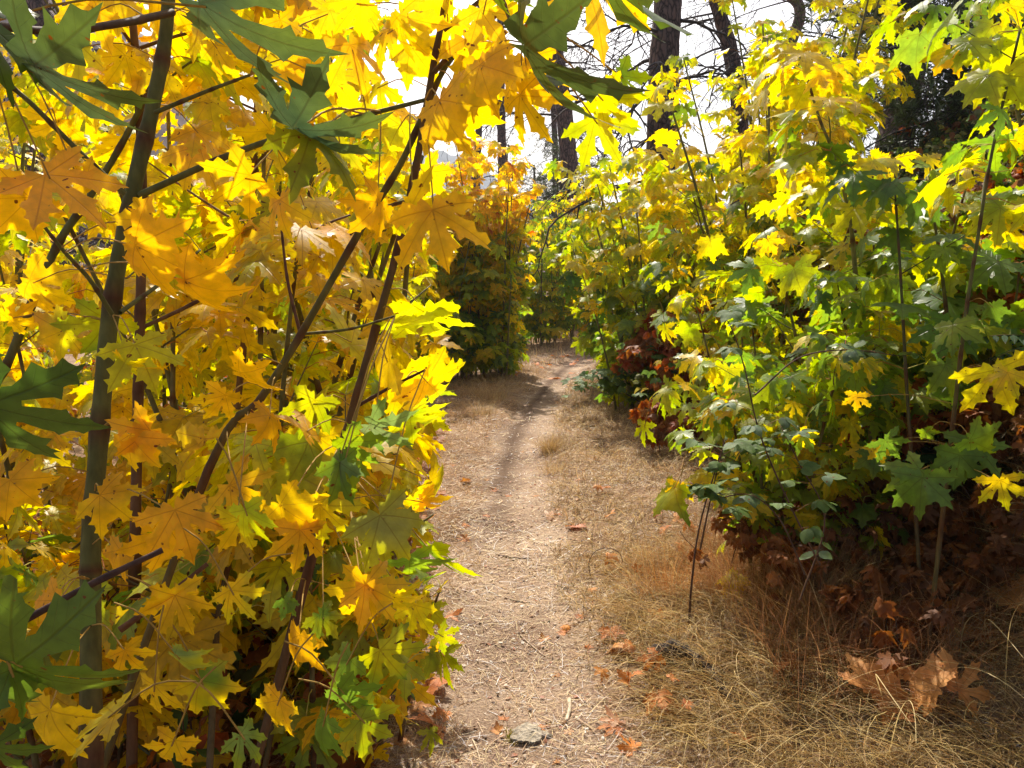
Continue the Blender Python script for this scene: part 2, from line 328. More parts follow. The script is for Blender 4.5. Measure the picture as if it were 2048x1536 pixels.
# dirt trail: a sheet that follows the ground
ty = np.linspace(.5, 26, 200); tx = np.linspace(-1, 1, 15)
tv = []; tc = []
for y in ty:
    w0 = .36 if y < 9 else .32
    for s in tx:
        e = 1+.12*math.sin(y*3.1+(s > 0)*2)+.1*math.sin(y*7.3+(s > 0))+rnd.uniform(-.15, .15)*(abs(s) > .9)
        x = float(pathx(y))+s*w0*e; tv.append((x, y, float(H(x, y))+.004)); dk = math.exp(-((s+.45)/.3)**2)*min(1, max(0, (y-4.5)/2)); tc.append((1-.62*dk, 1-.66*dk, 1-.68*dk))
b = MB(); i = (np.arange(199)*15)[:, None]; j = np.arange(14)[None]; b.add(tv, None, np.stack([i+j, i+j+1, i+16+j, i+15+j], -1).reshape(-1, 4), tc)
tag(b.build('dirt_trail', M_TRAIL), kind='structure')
# far hillsides
def ridge(x, y): return 0
def hill(name, x0, x1, y0, depth, prof, col, seed, rough=3.):
    xs = np.linspace(x0, x1, 160); ts = np.linspace(0, 1, 60); X, T = np.meshgrid(xs, ts); top = np.interp(xs, [a for a, b in prof], [b for a, b in prof])
    Z = np.sin(T*math.pi)**.8*top[None]; Y = y0+T*depth
    nz = np.array([[mnoise.fractal(Vector((a*.03, c*.03, seed)), 1, 2, 6) for a in xs] for c in Y[:, 0]])
    Z = Z*(1+.12*nz)+rough*.25*rng.normal(0, 1, Z.shape)*np.sin(T*math.pi)-3
    V = np.stack([X, Y, Z], -1).reshape(-1, 3); nx = 160; i = (np.arange(59)*nx)[:, None]; j = np.arange(nx-1)[None]
    b = MB(); b.add(V, None, np.stack([i+j, i+j+1, i+nx+j+1, i+nx+j], -1).reshape(-1, 4), col)
    return tag(b.build(name, M_HILL), kind='structure')
hill('far_hill', -700, 500, 700, 500, [(-700, 210), (-220, 175), (-110, 150), (-35, 132), (-10, 112), (10, 98), (60, 82), (200, 80), (500, 90)], (.045, .06, .07), 3, 6)
hill('wooded_slope', -160, 120, 48, 80, [(-160, 60), (-70, 44), (-40, 30), (-18, 15), (-5, 11), (6, 8.5), (20, 10), (120, 24)], (.13, .085, .075), 8, 2.2)
# ---------------------------------------------------------------- palettes
Yl = (.82, .58, .014); Yg = (.62, .60, .02); G = (.17, .28, .035); Dg = (.07, .14, .022); Or = (.82, .45, .013); Rd = (.5, .1, .02); Br = (.27, .1, .035); Lg = (.33, .42, .03)
PAL = {
 'gold':   [(Yl, Yl, 9), (Or, Yl, 1.4), (Yg, Yl, 4.5), (Yl, Or, 1.8), (Lg, Yg, 1), (G, Yg, .6)],
 'yellow': [(Yl, Yl, 6), (Yg, Yl, 5), (Lg, Yg, 2), (Yg, Yg, 4), (G, Lg, .7), (Yl, Or, .3)],
 'bright': [(Yl, Yl, 4), (Yg, Yl, 5), (Yg, Yg, 5), (Lg, Yg, 4), (G, Lg, .6)],
 'lime':   [(Yg, Yl, 3), (Lg, Yg, 5), (Yl, Yl, 2), (G, Lg, 4), (G, G, 1.5), (Lg, Lg, 3)],
 'green':  [(G, Lg, 6), (G, G, 3), (Dg, G, 1), (Lg, Yg, 6), (Yg, Yl, 1), (Yl, Yl, .8)],
 'dark':   [(Dg, Dg, 4), (Dg, G, 5), (G, G, 3), (G, Lg, 1), (Yg, Yl, .7)],
 'orange': [(Or, Or, 3), (Or, Yl, 4), (Rd, Or, 1.6), (Yl, Yl, 4), (Yg, Yl, 1)],
 'brown':  [(Br, Br, 4), (Rd, Br, 2), (Br, Or, 1)],
}
def pick(pal):
    p = PAL[pal]; s = rnd.uniform(0, sum(q[2] for q in p))
    for a, b, w_ in p:
        s -= w_
        if s <= 0: break
    k = rnd.uniform(.82, 1.12); h = rnd.uniform(-.06, .06)
    f = lambda c: (min(.9, c[0]*k*(1+h)), min(.8, c[1]*k*(1-h*.6)), c[2]*k)
    return f(a), f(b)
SUNB = np.array(sd)
# ---------------------------------------------------------------- plants
def unit(v): v = np.asarray(v, float); return v/(np.linalg.norm(v)+1e-9)
def rec_leaf(base, tip, nrm, size, c1, c2, droop): return (*base, *tip, *nrm, size, *c1, *c2, droop)
def corridor(p):
    x, y, z = p
    if y < 1.15: return True
    if y < 1.0 and -.30 < x-0 < .9 and z < 2.6: return True
    if z > 3.2 and y < 3: return False
    left = np.interp(y, [0, 2.2, 3.2, 4.5, 9, 11, 14, 16, 18, 20], [-.22, -.2, -.26, -.55, -.95, -.75, .45, 1.0, 1.7, 2.6])
    right = np.interp(y, [0, 2.5, 3.5, 5, 9, 12, 16, 20], [.7, .6, .62, .85, 1.1, .95, 1.9, 3.])
    if z > 1.1: right -= .25; 
    if z > 1.7 and y > 5: right -= .25
    if y < 24 and z < 2.8 and left < x < right: return True
    return z < H(x, y)+.03
class Plant:
    def __init__(s, name, loc, label, cat, group, lod, pal, size, stemcol=(.16, .15, .06)):
        s.root = empty(name, loc, label, cat, group); s.lod = lod; s.pal = pal; s.size = size; s.rec = []; s.pet = MB(); s.stems = []; s.br = MB(); s.stemcol = np.array(stemcol); s.npet = 0
    def palette(s, p):
        q = s.pal
        return q(p) if callable(q) else q
    def leaf(s, node, az, plen=None, size=None, pitch=None):
        size = size or s.size*rnd.uniform(.6, 1.15); plen = plen or size*rnd.uniform(.45, 1.0)
        up = rnd.uniform(-.1, .55); d = np.array([math.cos(az), math.sin(az), up]); d = unit(d)
        b = node+d*plen+np.array([0, 0, -plen*.18])
        if corridor(b + np.array([0, 0, -.3*size])): return
        pt = pitch if pitch is not None else -abs(rnd.gauss(38, 20))
        pt = R(max(-85, pt)); az2 = az+rnd.gauss(0, .35)
        t = np.array([math.cos(az2)*math.cos(pt), math.sin(az2)*math.cos(pt), math.sin(pt)])
        if corridor(b+t*size*.8): return
        n = np.array([0, 0, 1.])-t*t[2]; n = unit(n); x = np.cross(t, n); ro = rnd.gauss(0, .4); n = n*math.cos(ro)+x*math.sin(ro)
        c1, c2 = pick(s.palette(b)); s.rec.append(rec_leaf(b, t, n, size, c1, c2, rnd.uniform(.05, .5)))
        if s.lod < 2:
            mid = (node+b)/2+np.array([0, 0, .12*plen]); pc = (.45, .16, .04) if rnd.random() < .6 else (.5, .42, .08)
            tube(s.pet, [node, mid, b+t*.01], [.0022, .0016, .0018], pc, 3, cap=False); s.npet += 1
    def side(s, p0, az, ln, r0, level=1):
        n = max(3, int(ln/.13)); d = unit([math.cos(az), math.sin(az), rnd.uniform(.35, .9)]); p = np.array(p0); pts = [p.copy()]; ph = rnd.random()*3
        for i in range(n):
            d = unit(d+np.array([rnd.gauss(0, .08), rnd.gauss(0, .08), .04-.05*(i/n)])); p = p+d*ln/n
            if corridor(p): break
            pts.append(p.copy())
            if i >= 0:
                a = math.atan2(d[1], d[0]); flip = (i % 2)*1.57
                for sgn in (1, -1):
                    if rnd.random() < .86: s.leaf(p, a+sgn*(1.2+rnd.gauss(0, .3)) if flip == 0 else a+sgn*(.7+rnd.gauss(0, .3)))
        if len(pts) > 1:
            s.leaf(pts[-1], az, pitch=-30); s.leaf(pts[-1], az+1.2); s.leaf(pts[-1], az-1.2)
            c = s.stemcol*rnd.uniform(.7, 1.1)
            if s.lod == 0:
                b = MB(); tube(b, smooth_poly(pts, len(pts)*2), np.linspace(r0, r0*.45, len(pts)*2), c, 6); b.build('branch', M_STEM, s.root)
            else: tube(s.cur, pts, np.linspace(r0, r0*.45, len(pts)), c, 3)
    def stem(s, pts, r0, r1, start=.2, inter=.24, pb=.6, side=(.35, .8), name='stem', k=None, leafy=True, seglen=None):
        pts = np.asarray(pts); ln = np.sum(np.linalg.norm(np.diff(pts, axis=0), axis=1)); n = max(6, int(ln/.06) if s.lod == 0 else int(ln/.25))
        pts = smooth_poly(pts, n)
        if s.lod or seglen:
            kk = next((i for i in range(n) if i > 1 and corridor(pts[i])), n)
            if kk < n*.45: return
            pts = pts[:kk]; n = kk
        t = np.linspace(0, 1, n); rad = lerp(r0, r1, t); col = np.tile(s.stemcol, (n, 1))
        nn = max(2, int(ln/inter)); nodes = (np.arange(nn)+rnd.random())/nn
        if s.lod == 0:
            for q in nodes:
                k_ = int(q*(n-1)); rad[k_] *= 1.16; col[k_] = (.10, .045, .02)
            redness = np.clip(.8-1.6*t, 0, .6)[:, None]*rnd.random(); col = col*(1-redness)+np.array([.17, .075, .03])*redness
        b = MB(); tube(b, pts, rad, col, k or (10 if s.lod == 0 else 5), jit=.02)
        s.stems.append((pts, rad)); s.cur = b
        if not leafy: b.build(name, M_STEM, s.root); return
        ph = rnd.random()*6
        for i, q in enumerate(nodes):
            if q < start: continue
            f = q*(n-1); k_ = int(f); p = lerp(pts[k_], pts[min(n-1, k_+1)], f-k_)
            for sgn in (0, math.pi):
                az = ph+i*1.57+sgn+rnd.gauss(0, .3)
                if rnd.random() < pb*(1-.5*q): s.side(p, az, rnd.uniform(*side)*(1-.4*q), rad[k_]*.45)
                elif rnd.random() < .85: s.leaf(p, az, plen=s.size*rnd.uniform(.7, 1.3))
        for a in range(4): s.leaf(pts[-1], ph+a*1.57)
        b.build(name, M_STEM, s.root)
    def finish(s):
        if s.rec:
            m = MB(); T = [T_HI, T_MID, T_LO][s.lod]
            leaves(m, s.rec, T, 0)
            if s.npet: m.add(np.concatenate(s.pet.v), None, np.concatenate(s.pet.q), np.concatenate(s.pet.c), mat=1)
            m.build('foliage', [M_LEAF if s.lod < 2 else M_LEAFF, M_STEM], s.root)
NLEAF = 0
def clump(x, y, label, n, hmin, hmax, lean, lod, pal, size, group='maple clumps along the trail', spread=.25, leandir=None, pb=.6, inter=.24, start=.15, side=(.35, .8), name='maple_shrub', stemcol=(.16, .15, .06)):
    global NLEAF
    z0 = float(H(x, y)); p = Plant(name, (x, y, z0), label, 'shrub', group, lod, pal, size, stemcol)
    for i in range(n):
        a = i*2.4+rnd.random(); bx = x+math.cos(a)*spread*rnd.random(); by = y+math.sin(a)*spread*rnd.random(); bz = float(H(bx, by))-.05
        h = rnd.uniform(hmin, hmax); l = rnd.uniform(.3, 1)*lean*h; dx, dy = math.cos(a)*l, math.sin(a)*l
        if leandir: dx += leandir[0]*h; dy += leandir[1]*h
        b0 = np.array([bx, by, bz]); pts = [b0, b0+[dx*.25, dy*.25, h*.35], b0+[dx*.6, dy*.6, h*.7], b0+[dx, dy, h]]
        r = .006+.0055*h*rnd.uniform(.7, 1.2); p.stem(pts, r, r*.35, start=start, inter=inter, pb=pb, side=side, seglen=1)
    p.finish(); NLEAF += len(p.rec); return p

# ---------------------------------------------------------------- near left maple saplings: stems first, then their big leaves
def PP(lst, d0, d1=None):
    n = len(lst); d1 = d0 if d1 is None else d1
    return [P(x, y, lerp(d0, d1, i/max(1, n-1))) for i, (x, y) in enumerate(lst)]
def hero(name, label, pts, r0, r1, stemcol=(.125, .12, .035), pal='gold', size=.155, start=.3, leafy=True, **k):
    z = float(H(pts[0][0], pts[0][1])); base = np.array([pts[0][0], pts[0][1], z-.03])
    p = Plant(name, base, label, 'sapling', 'maple saplings left of the trail', 0, pal, size, stemcol)
    if pts[0][2] > z+.02:
        d_ = pts[0]-pts[1]; k_ = (pts[0][2]-z)/max(.05, -d_[2]); o_ = d_[:2]*k_; o_ *= min(1, .45/(np.linalg.norm(o_)+1e-6)); base = np.array([pts[0][0]+o_[0], pts[0][1]+o_[1], 0]); base[2] = float(H(base[0], base[1]))-.03; pts = [base]+list(pts); p.root.location = tuple(base)
    p.stem(pts, r0, r1, start=start, leafy=leafy, name='trunk', **k); return p
def twig(p, pts, r0, r1, col=None, nleaf=0, name='branch'):
    pts = smooth_poly(pts, 22); b = MB(); c = np.tile(np.array(col if col is not None else p.stemcol), (22, 1)); rr = np.linspace(r0, r1, 22)
    for k in (5, 11, 17): rr[k] *= 1.18; c[k] = (.1, .045, .02)
    tube(b, pts, rr, c, 8); b.build(name, M_STEM, p.root); p.stems.append((pts, rr))
    for i in range(nleaf):
        k = rnd.randint(6, 21); p.leaf(pts[k], rnd.random()*6.28)
    return pts
def hleaf(p, bpx, tpx, d, dd=0., roll=0., c1=Yl, c2=Yl, droop=.25, wave=1., solo=False, label=None, wid=1.0):
    """a single big leaf: base and tip points, roll about its midrib; joined by a petiole to the nearest point of its own sapling"""
    B = P(*bpx, d); T = P(*tpx, d+dd); v = T-B; size = np.linalg.norm(v)*(1 if solo else .86); t = v/np.linalg.norm(v)
    view = unit(np.array([0, 0, CAMZ])-B); n = unit(view-t*(view@t)); x = np.cross(t, n); ro = R(roll); n = n*math.cos(ro)+x*math.sin(ro)
    r = rec_leaf(B, t, n, size, c1, c2, droop)
    best = None
    for pts, rad in p.stems:
        dist = np.linalg.norm(pts-B, axis=1); k = int(np.argmin(dist))
        if best is None or dist[k] < best[0]: best = (dist[k], pts[k])
    q = best[1] if best[0] < .5 else B-t*.12
    mid = (q+B)/2+np.array([0, 0, .02])
    m = MB()
    pm = MB(); tgt = p.pet if not solo else pm
    tube(tgt, smooth_poly([q, mid, B+t*.01], 7), .0014 if not solo else .002, (.4, .24, .05), 5, cap=False)
    if solo and c1[0] < .2:
        c1 = tuple(np.array(c1)*.66); c2 = tuple(np.array(c2)*.6+np.array(Lg)*.16); r = rec_leaf(B, t, n, size, c1, c2, droop)
    if solo:
        leaves(m, [r], T_HI[:1] if rnd.random() < .5 else T_HI[4:5], 0, wave*1.3); o = m.build('leaf', [M_LEAFG if c1[0] < .3 and c2[0] < .3 else M_LEAF, M_STEM], p.root)
        pe = pm.build('petiole', M_STEM, o, origin=tuple(p.root.location)); pe.location = (0, 0, 0)
        if label: o['label'] = label
    else: p.rec.append(r); p.npet += 1
A = hero('maple_sapling', 'thick olive green maple stem rising the full height at the left', PP([(182, 1310), (182, 1100), (196, 900), (222, 620), (262, 400), (308, 200), (335, 30), (345, -300)], 1.6, 1.75), .021, .013, start=.86, inter=.25)
twig(A, PP([(280, 390), (440, 318), (580, 268), (700, 238), (850, 200)], 1.68, 1.5), .0075, .004)
twig(A, PP([(345, 25), (250, 45), (110, 62), (-60, 45)], 1.7, 1.2), .008, .006, (.07, .04, .025))
twig(A, PP([(250, 388), (160, 305), (60, 205), (-20, 140)], 1.66, 1.5), .006, .004)
twig(A, PP([(310, 225), (420, 180), (500, 150)], 1.68, 1.6), .005, .003)
twig(A, PP([(225, 630), (180, 560), (130, 505), (70, 430)], 1.62, 1.5), .005, .003)
twig(A, PP([(240, 625), (330, 560), (400, 500)], 1.63, 1.9), .005, .003)
Bp = hero('maple_sapling', 'reddish brown maple stem just right of the thick olive stem', PP([(272, 1010), (276, 800), (282, 560), (286, 400), (275, 150), (262, 0), (255, -250)], 2.1, 2.1), .0145, .009, (.16, .085, .04), start=.75)
twig(Bp, PP([(285, 655), (390, 605), (520, 530), (640, 455), (700, 430)], 2.1, 2.3), .0055, .003)
Cp = hero('maple_sapling', 'slanting olive maple stem crossing the middle of the left thicket', PP([(400, 980), (520, 800), (600, 672), (715, 470), (800, 330), (848, 225), (900, 120), (1000, 20), (1080, -90)], 1.75, 1.65), .0092, .005, start=.7)
twig(Cp, PP([(600, 665), (575, 560), (560, 430)], 1.75, 1.8), .004, .0025, (.14, .06, .03))
twig(Cp, PP([(605, 668), (700, 658), (790, 632)], 1.75, 1.6), .0035, .002)
Dp = hero('maple_sapling', 'dark maple stem leaning right, nearest to the trail edge', PP([(655, 1000), (700, 840), (745, 680), (800, 480), (838, 300), (865, 140), (890, 0), (920, -250)], 1.8, 1.6), .0108, .0055, (.12, .075, .035), start=.96)
twig(Dp, PP([(710, 815), (780, 775), (850, 740)], 1.78, 1.7), .0045, .0025, (.1, .05, .03))
twig(Dp, PP([(820, 400), (760, 420), (700, 470)], 1.7, 1.7), .004, .0025)
twig(Dp, PP([(868, 145), (920, 90), (1000, 25)], 1.64, 1.6), .0055, .004)
twig(Dp, PP([(1000, -20), (1020, 40), (1045, 85)], 1.45, 1.4), .004, .003, (.15, .08, .04))
twig(Dp, PP([(888, 60), (1000, -20), (1180, -60), (1300, -50)], 1.6, 1.45), .005, .003)
Ep = hero('maple_sapling', 'slim upright maple stem in the centre of the left thicket', PP([(480, 760), (500, 560), (512, 250), (515, 60)], 2.7, 2.7), .0125, .008, (.2, .12, .05), start=.5)
Fp = hero('maple_sapling', 'thin pale green maple stem directly behind the slim upright one', PP([(520, 740), (524, 500), (530, 230), (540, 20)], 3.1, 3.1), .011, .007, (.2, .2, .07), start=.5)
Hp = hero('maple_sapling', 'bare brown maple stem slanting up right from the left picture edge', PP([(-60, 900), (20, 715), (110, 500), (175, 400), (245, 285), (330, 120)], 2.0, 2.1), .0125, .007, start=.75)
Ip = hero('maple_sapling', 'slender grey green maple stem between the reddish stem and the slim upright one', PP([(345, 900), (346, 700), (345, 480), (335, 200)], 3.0, 3.0), .0105, .007, (.2, .18, .08), start=.4)
Jp = hero('maple_sapling', 'short stout maple stem low in the left thicket with fallen leaves round it', PP([(430, 1330), (436, 1230), (470, 1080), (520, 950)], 2.05, 2.2), .0095, .006, (.12, .09, .04), start=.45, side=(.25, .5), pal='yellow', size=.17)
Kp = hero('maple_sapling', 'low maple stem beside the trail, its leaves hanging over the edge', PP([(585, 1250), (620, 1080), (665, 960), (735, 880)], 2.2, 2.1), .0085, .005, (.13, .1, .04), start=.3, side=(.25, .5), pal='yellow', size=.17)
# dead broken twigs poking across the lower left
def deadstick(label, pts, r0, r1, col, cat='twig', name='dead_twig'):
    pts = smooth_poly(pts, 16); b = MB(); rr = np.linspace(r0, r1, 16); rr[5] *= 1.2; rr[11] *= 1.15
    tube(b, pts, rr, col, 8, jit=.04); o = b.build(name, M_WOOD, origin=pts[0]); return tag(o, label, cat)
deadstick('dark bare broken twig slanting across the lower left leaves', PP([(-120, 1335), (0, 1268), (180, 1170), (325, 1100)], 1.05, 1.2), .0062, .0042, (.09, .045, .03))
deadstick('reddish brown snapped twig right of the longer dark one', PP([(240, 1260), (330, 1195), (415, 1128)], 1.35, 1.4), .006, .004, (.16, .075, .035))
g2 = (.07, .115, .035)
sg = dict(solo=True)
hleaf(A, (400, 5), (665, 185), 1.15, .05, 63, (.08, .13, .06), (.11, .16, .045), .2, label='grey green leaf hanging across the top', **sg)
hleaf(A, (70, 130), (300, 262), 1.1, .0, 66, (.08, .13, .055), g2, .25, label='green leaf drooping to the right at the upper left', **sg)
hleaf(A, (-60, 20), (150, 150), 1.05, .1, -55, g2, Dg, .3, **sg)
hleaf(A, (585, 255), (775, 300), 1.25, -.05, 64, (.08, .14, .06), (.11, .16, .045), .35, label='green leaf seen edge on below the top leaf', **sg)
hleaf(A, (620, 270), (735, 385), 1.27, -.02, -60, G, Yg, .3, **sg)
hleaf(A, (-30, 810), (222, 885), .95, .05, 40, Dg, g2, .2, label='large dark green leaf at the left edge', **sg)
hleaf(Dp, (1050, 92), (1205, 275), 1.3, -.08, 73, g2, (.11, .16, .045), .35, label='curled green leaf with brown patch hanging against the sky', **sg)
hleaf(Dp, (1205, -60), (1362, 152), 1.25, 0, 74, G, (.11, .16, .045), .2, label='green leaf hanging from the top edge', **sg)
hleaf(Dp, (1170, -50), (1228, 125), 1.4, .0, -35, Yl, Or, .2, **sg)
hleaf(Dp, (960, -60), (1050, 40), 1.35, 0, 55, G, Lg, .2, **sg)
hleaf(Dp, (1240, 150), (1305, 220), 1.9, 0, 64, G, Lg, .2, **sg)
hleaf(Dp, (1200, 195), (1280, 275), 1.9, .02, 40, Yg, Yl, .2, **sg)
hleaf(Dp, (1190, 240), (1250, 335), 1.95, .02, -10, Yg, Lg, .2, **sg)
for (b_, t_2, d, dd, ro, a, c) in [
 ((880, 200), (905, 320), 1.4, -.05, 10, Or, Yl), ((960, 130), (990, 255), 1.4, -.04, -12, Or, Yl), ((1040, 190), (1110, 310), 1.42, 0, 25, Or, Yl),
 ((845, 345), (905, 410), 1.7, .05, 10, Yl, Yl), ((865, 420), (905, 570), 1.35, -.03, -8, Or, Yl), ((760, 405), (700, 480), 1.45, -.05, 12, Or, Or),
 ((820, 420), (935, 520), 1.4, 0, 20, Yl, Yg), ((700, 90), (760, 220), 1.5, 0, -15, Or, Yl), ((620, 130), (560, 250), 1.6, .05, 10, Or, Yl),
 ((800, 30), (840, 150), 1.5, 0, 12, Yl, Or), ((960, 20), (1030, 120), 1.5, 0, 0, Yl, Yl), ((720, 0), (650, 80), 1.5, 0, 20, Yl, Or), ((560, 40), (600, 130), 1.5, .05, 10, Or, Yl),
 ((480, 20), (420, 120), 1.7, 0, 0, Yl, Yg), ((190, 20), (130, 110), 1.6, 0, 0, Or, Yl), ((160, 90), (60, 170), 1.7, 0, 10, Yg, Yl),
 ((60, 395), (-40, 500), 1.25, 0, 10, Or, Or), ((90, 350), (240, 460), 1.25, .0, -20, Or, Or), ((170, 365), (60, 340), 1.3, 0, 30, Or, Yl),
 ((270, 490), (415, 575), 1.3, .0, 20, Or, Or), ((370, 560), (500, 640), 1.3, .0, 15, Or, Or), ((300, 440), (215, 520), 1.35, 0, 30, Or, Yl),
 ((500, 350), (400, 430), 1.35, 0, 0, Or, Yl), ((560, 400), (560, 500), 1.4, -.03, 5, Or, Yl), ((690, 300), (610, 350), 1.6, 0, 0, Yg, Yl),
 ((390, 260), (470, 330), 1.8, 0, 0, Or, Yl), ((120, 240), (30, 300), 1.8, 0, 0, Or, Yl), ((60, 560), (150, 640), 1.8, 0, 0, Or, Yl), ((20, 640), (90, 600), 1.8, 0, 30, Or, Yl),
 ((130, 660), (30, 700), 1.7, 0, 30, Yg, Or), ((215, 640), (150, 750), 1.7, 0, 20, Yg, G), ((350, 470), (420, 420), 2.0, 0, 20, Lg, Yg),
 ((270, 690), (330, 800), 1.5, -.02, -30, Yg, Yg), ((250, 730), (340, 770), 1.5, 0, 40, Yg, Or),
 ((620, 870), (540, 770), 1.6, 0, 30, Or, Or), ((480, 745), (580, 800), 1.5, 0, 25, Or, Or), ((540, 830), (530, 895), 1.5, -.06, 0, Or, Or), ((450, 790), (400, 870), 1.5, 0, 20, Or, Yl),
 ((630, 800), (590, 900), 1.7, 0, 10, Yg, Lg), ((300, 860), (210, 930), 1.4, 0, 40, Or, Or), ((260, 870), (320, 960), 1.4, 0, 15, Or, Yl),
 ((790, 645), (905, 690), 1.7, .1, 30, Yg, Lg), ((850, 620), (880, 730), 1.7, .1, -10, Yg, Yg), ((780, 720), (700, 790), 1.75, .1, 10, Yl, Yl), ((700, 690), (740, 600), 2.0, .1, 20, Yg, Yl),
 ((850, 760), (920, 830), 1.8, .1, 20, Yl, Yg), ((800, 760), (850, 830), 1.8, .1, -20, Yl, Yl), ((820, 830), (905, 870), 1.9, .1, 20, Lg, Yg), ((740, 850), (830, 920), 1.45, 0, 40, (.2, .26, .1), G), ((690, 880), (760, 960), 1.45, 0, 10, Lg, G),
 ((680, 925), (620, 1010), 1.4, 0, 20, (.2, .27, .1), G), ((680, 925), (740, 1010), 1.4, 0, -20, G, Lg), ((860, 960), (910, 1010), 1.9, .1, 10, Yl, Yg), ((840, 1000), (900, 1050), 1.9, .05, 20, Or, Yl),
 ((20, 960), (90, 1030), 1.5, 0, 30, Or, Or), ((200, 990), (280, 1050), 1.45, 0, 30, Or, Yl), ((460, 970), (560, 1030), 1.5, 0, 20, Or, Yl), ((340, 1060), (300, 1180), 1.35, 0, 0, Or, Or),
 ((350, 1020), (410, 1150), 1.3, -.02, -12, Or, Or), ((240, 1100), (190, 1170), 1.4, 0, 20, Or, Or), ((480, 1040), (430, 1130), 1.35, 0, 0, Yg, Or), ((560, 1010), (650, 1090), 1.35, 0, 20, Yl, Or), ((600, 1060), (590, 1180), 1.35, 0, 0, Or, Yl),
 ((490, 1020), (530, 1120), 1.25, 0, 10, Lg, Yg), ((640, 1010), (720, 1100), 1.4, 0, 20, Yl, Yg), ((760, 1030), (840, 1140), 1.35, 0, 25, (.3, .32, .08), Yg), ((730, 1170), (810, 1260), 1.35, 0, 0, Or, Yl), ((730, 1170), (660, 1270), 1.35, 0, 5, Or, Yl),
 ((860, 1100), (945, 1210), 1.5, .05, 30, G, Yg), ((820, 1120), (900, 1190), 1.45, .05, 40, G, Lg), ((880, 1270), (930, 1300), 2.0, 0, 30, Yg, Lg),
 ((350, 1190), (310, 1290), 1.25, 0, 10, Yl, Or), ((350, 1190), (400, 1300), 1.25, 0, -10, Yl, Yl), ((460, 1180), (520, 1260), 1.25, 0, 15, Yl, Yg), ((460, 1185), (420, 1210), 1.3, 0, 15, Yl, Yg),
 ((120, 1200), (60, 1290), 1.25, 0, 10, Or, Or), ((90, 1210), (160, 1260), 1.3, 0, 20, Or, Or), ((250, 1300), (290, 1370), 1.3, 0, 20, Or, Yl), ((350, 1310), (420, 1370), 1.2, 0, 35, (.2, .3, .1), Yg),
 ((310, 1370), (300, 1460), 1.2, 0, 10, Yl, Yl), ((400, 1360), (460, 1460), 1.25, 0, 10, G, Yl), ((230, 1430), (110, 1480), 1.1, 0, 20, Yl, Yg), ((100, 1420), (40, 1560), 1.15, 0, 10, Yl, Yl), ((350, 1480), (300, 1570), 1.15, 0, 0, Yl, Or),
 ((600, 1270), (570, 1360), 1.5, 0, 10, Or, Or), ((640, 1230), (690, 1290), 1.5, 0, 15, G, Yg), ((570, 1200), (600, 1240), 1.6, 0, 10, G, G), ((700, 1320), (640, 1400), 1.35, 0, 20, G, Lg), ((760, 1300), (830, 1390), 1.4, 0, 20, Yg, G), ((680, 1380), (760, 1450), 1.3, 0, 20, G, G),
 ((480, 1470), (550, 1540), 1.15, 0, 20, (.25, .38, .07), Lg), ((650, 1440), (620, 1540), 1.2, 0, 10, G, G), ((720, 1440), (810, 1500), 1.3, 0, 20, G, Yg), ((560, 1400), (520, 1480), 1.3, 0, 10, Or, Yl), ((660, 20), (610, 110), 1.7, 0, 10, Yl, Yl), ((700, -20), (770, 70), 1.8, 0, 0, Yl, Or), ((780, 60), (720, 150), 1.75, 0, 10, Or, Yl), ((820, 90), (890, 190), 1.65, 0, 10, Yl, Yl),
 ((900, 40), (860, 130), 1.7, 0, 0, Yl, Yg), ((930, 80), (1010, 170), 1.6, 0, 0, Or, Yl), ((1000, 90), (950, 190), 1.55, 0, 10, Yl, Yl), ((860, -50), (930, 40), 1.6, 0, 0, Yl, Yl), ((1010, -40), (960, 40), 1.6, 0, 0, Yl, Or),
 ((660, 150), (740, 240), 1.8, 0, 0, Yl, Yl), ((760, 170), (690, 250), 1.9, 0, 0, Yg, Yl), ((620, 60), (680, 140), 1.9, 0, 0, Yl, Yl), ((560, 110), (500, 190), 1.9, 0, 0, Yl, Yg), ((430, 90), (480, 180), 1.9, 0, 0, Yl, Yl),
 ((1050, 120), (1080, 240), 1.5, 0, 10, Or, Yl), ((920, 200), (1000, 290), 1.6, 0, 15, Yl, Yl), ((800, 250), (760, 330), 1.8, 0, 0, Yg, Yl), ((540, 260), (480, 340), 2.0, 0, 0, Yl, Yl), ((250, 110), (200, 200), 1.9, 0, 0, Yl, Or), ((420, 200), (360, 270), 2.0, 0, 0, Yl, Yg),
 ((780, 1190), (860, 1230), 1.5, 0, 20, Yl, Yl), ((830, 1210), (800, 1300), 1.6, 0, 10, Yl, Yg),
 ]:
    p = min((A, Bp, Cp, Dp, Jp, Kp), key=lambda q: min(np.min(np.linalg.norm(s_pts-P(*b_, d), axis=1)) for s_pts, _ in q.stems))
    hleaf(p, b_, t_2, d, dd, ro+rnd.choice((-1, 1))*rnd.uniform(5, 48), a, c, droop=rnd.uniform(.1, .55))
hleaf(Jp, (30, 1330), (280, 1385), 1.0, .0, 58, G, (.14, .2, .04), .3, label='big mottled green leaf at the lower left edge', **sg)
hleaf(Jp, (20, 1340), (70, 1450), 1.0, .0, -30, G, G, .3, **sg)
hleaf(Jp, (-20, 1490), (90, 1530), 1.0, .0, 60, Dg, G, .3, **sg)
for p in (A, Bp, Cp, Dp, Ep, Fp, Hp, Ip, Jp, Kp): p.finish(); NLEAF += len(p.rec)
print('hero leaves', NLEAF)
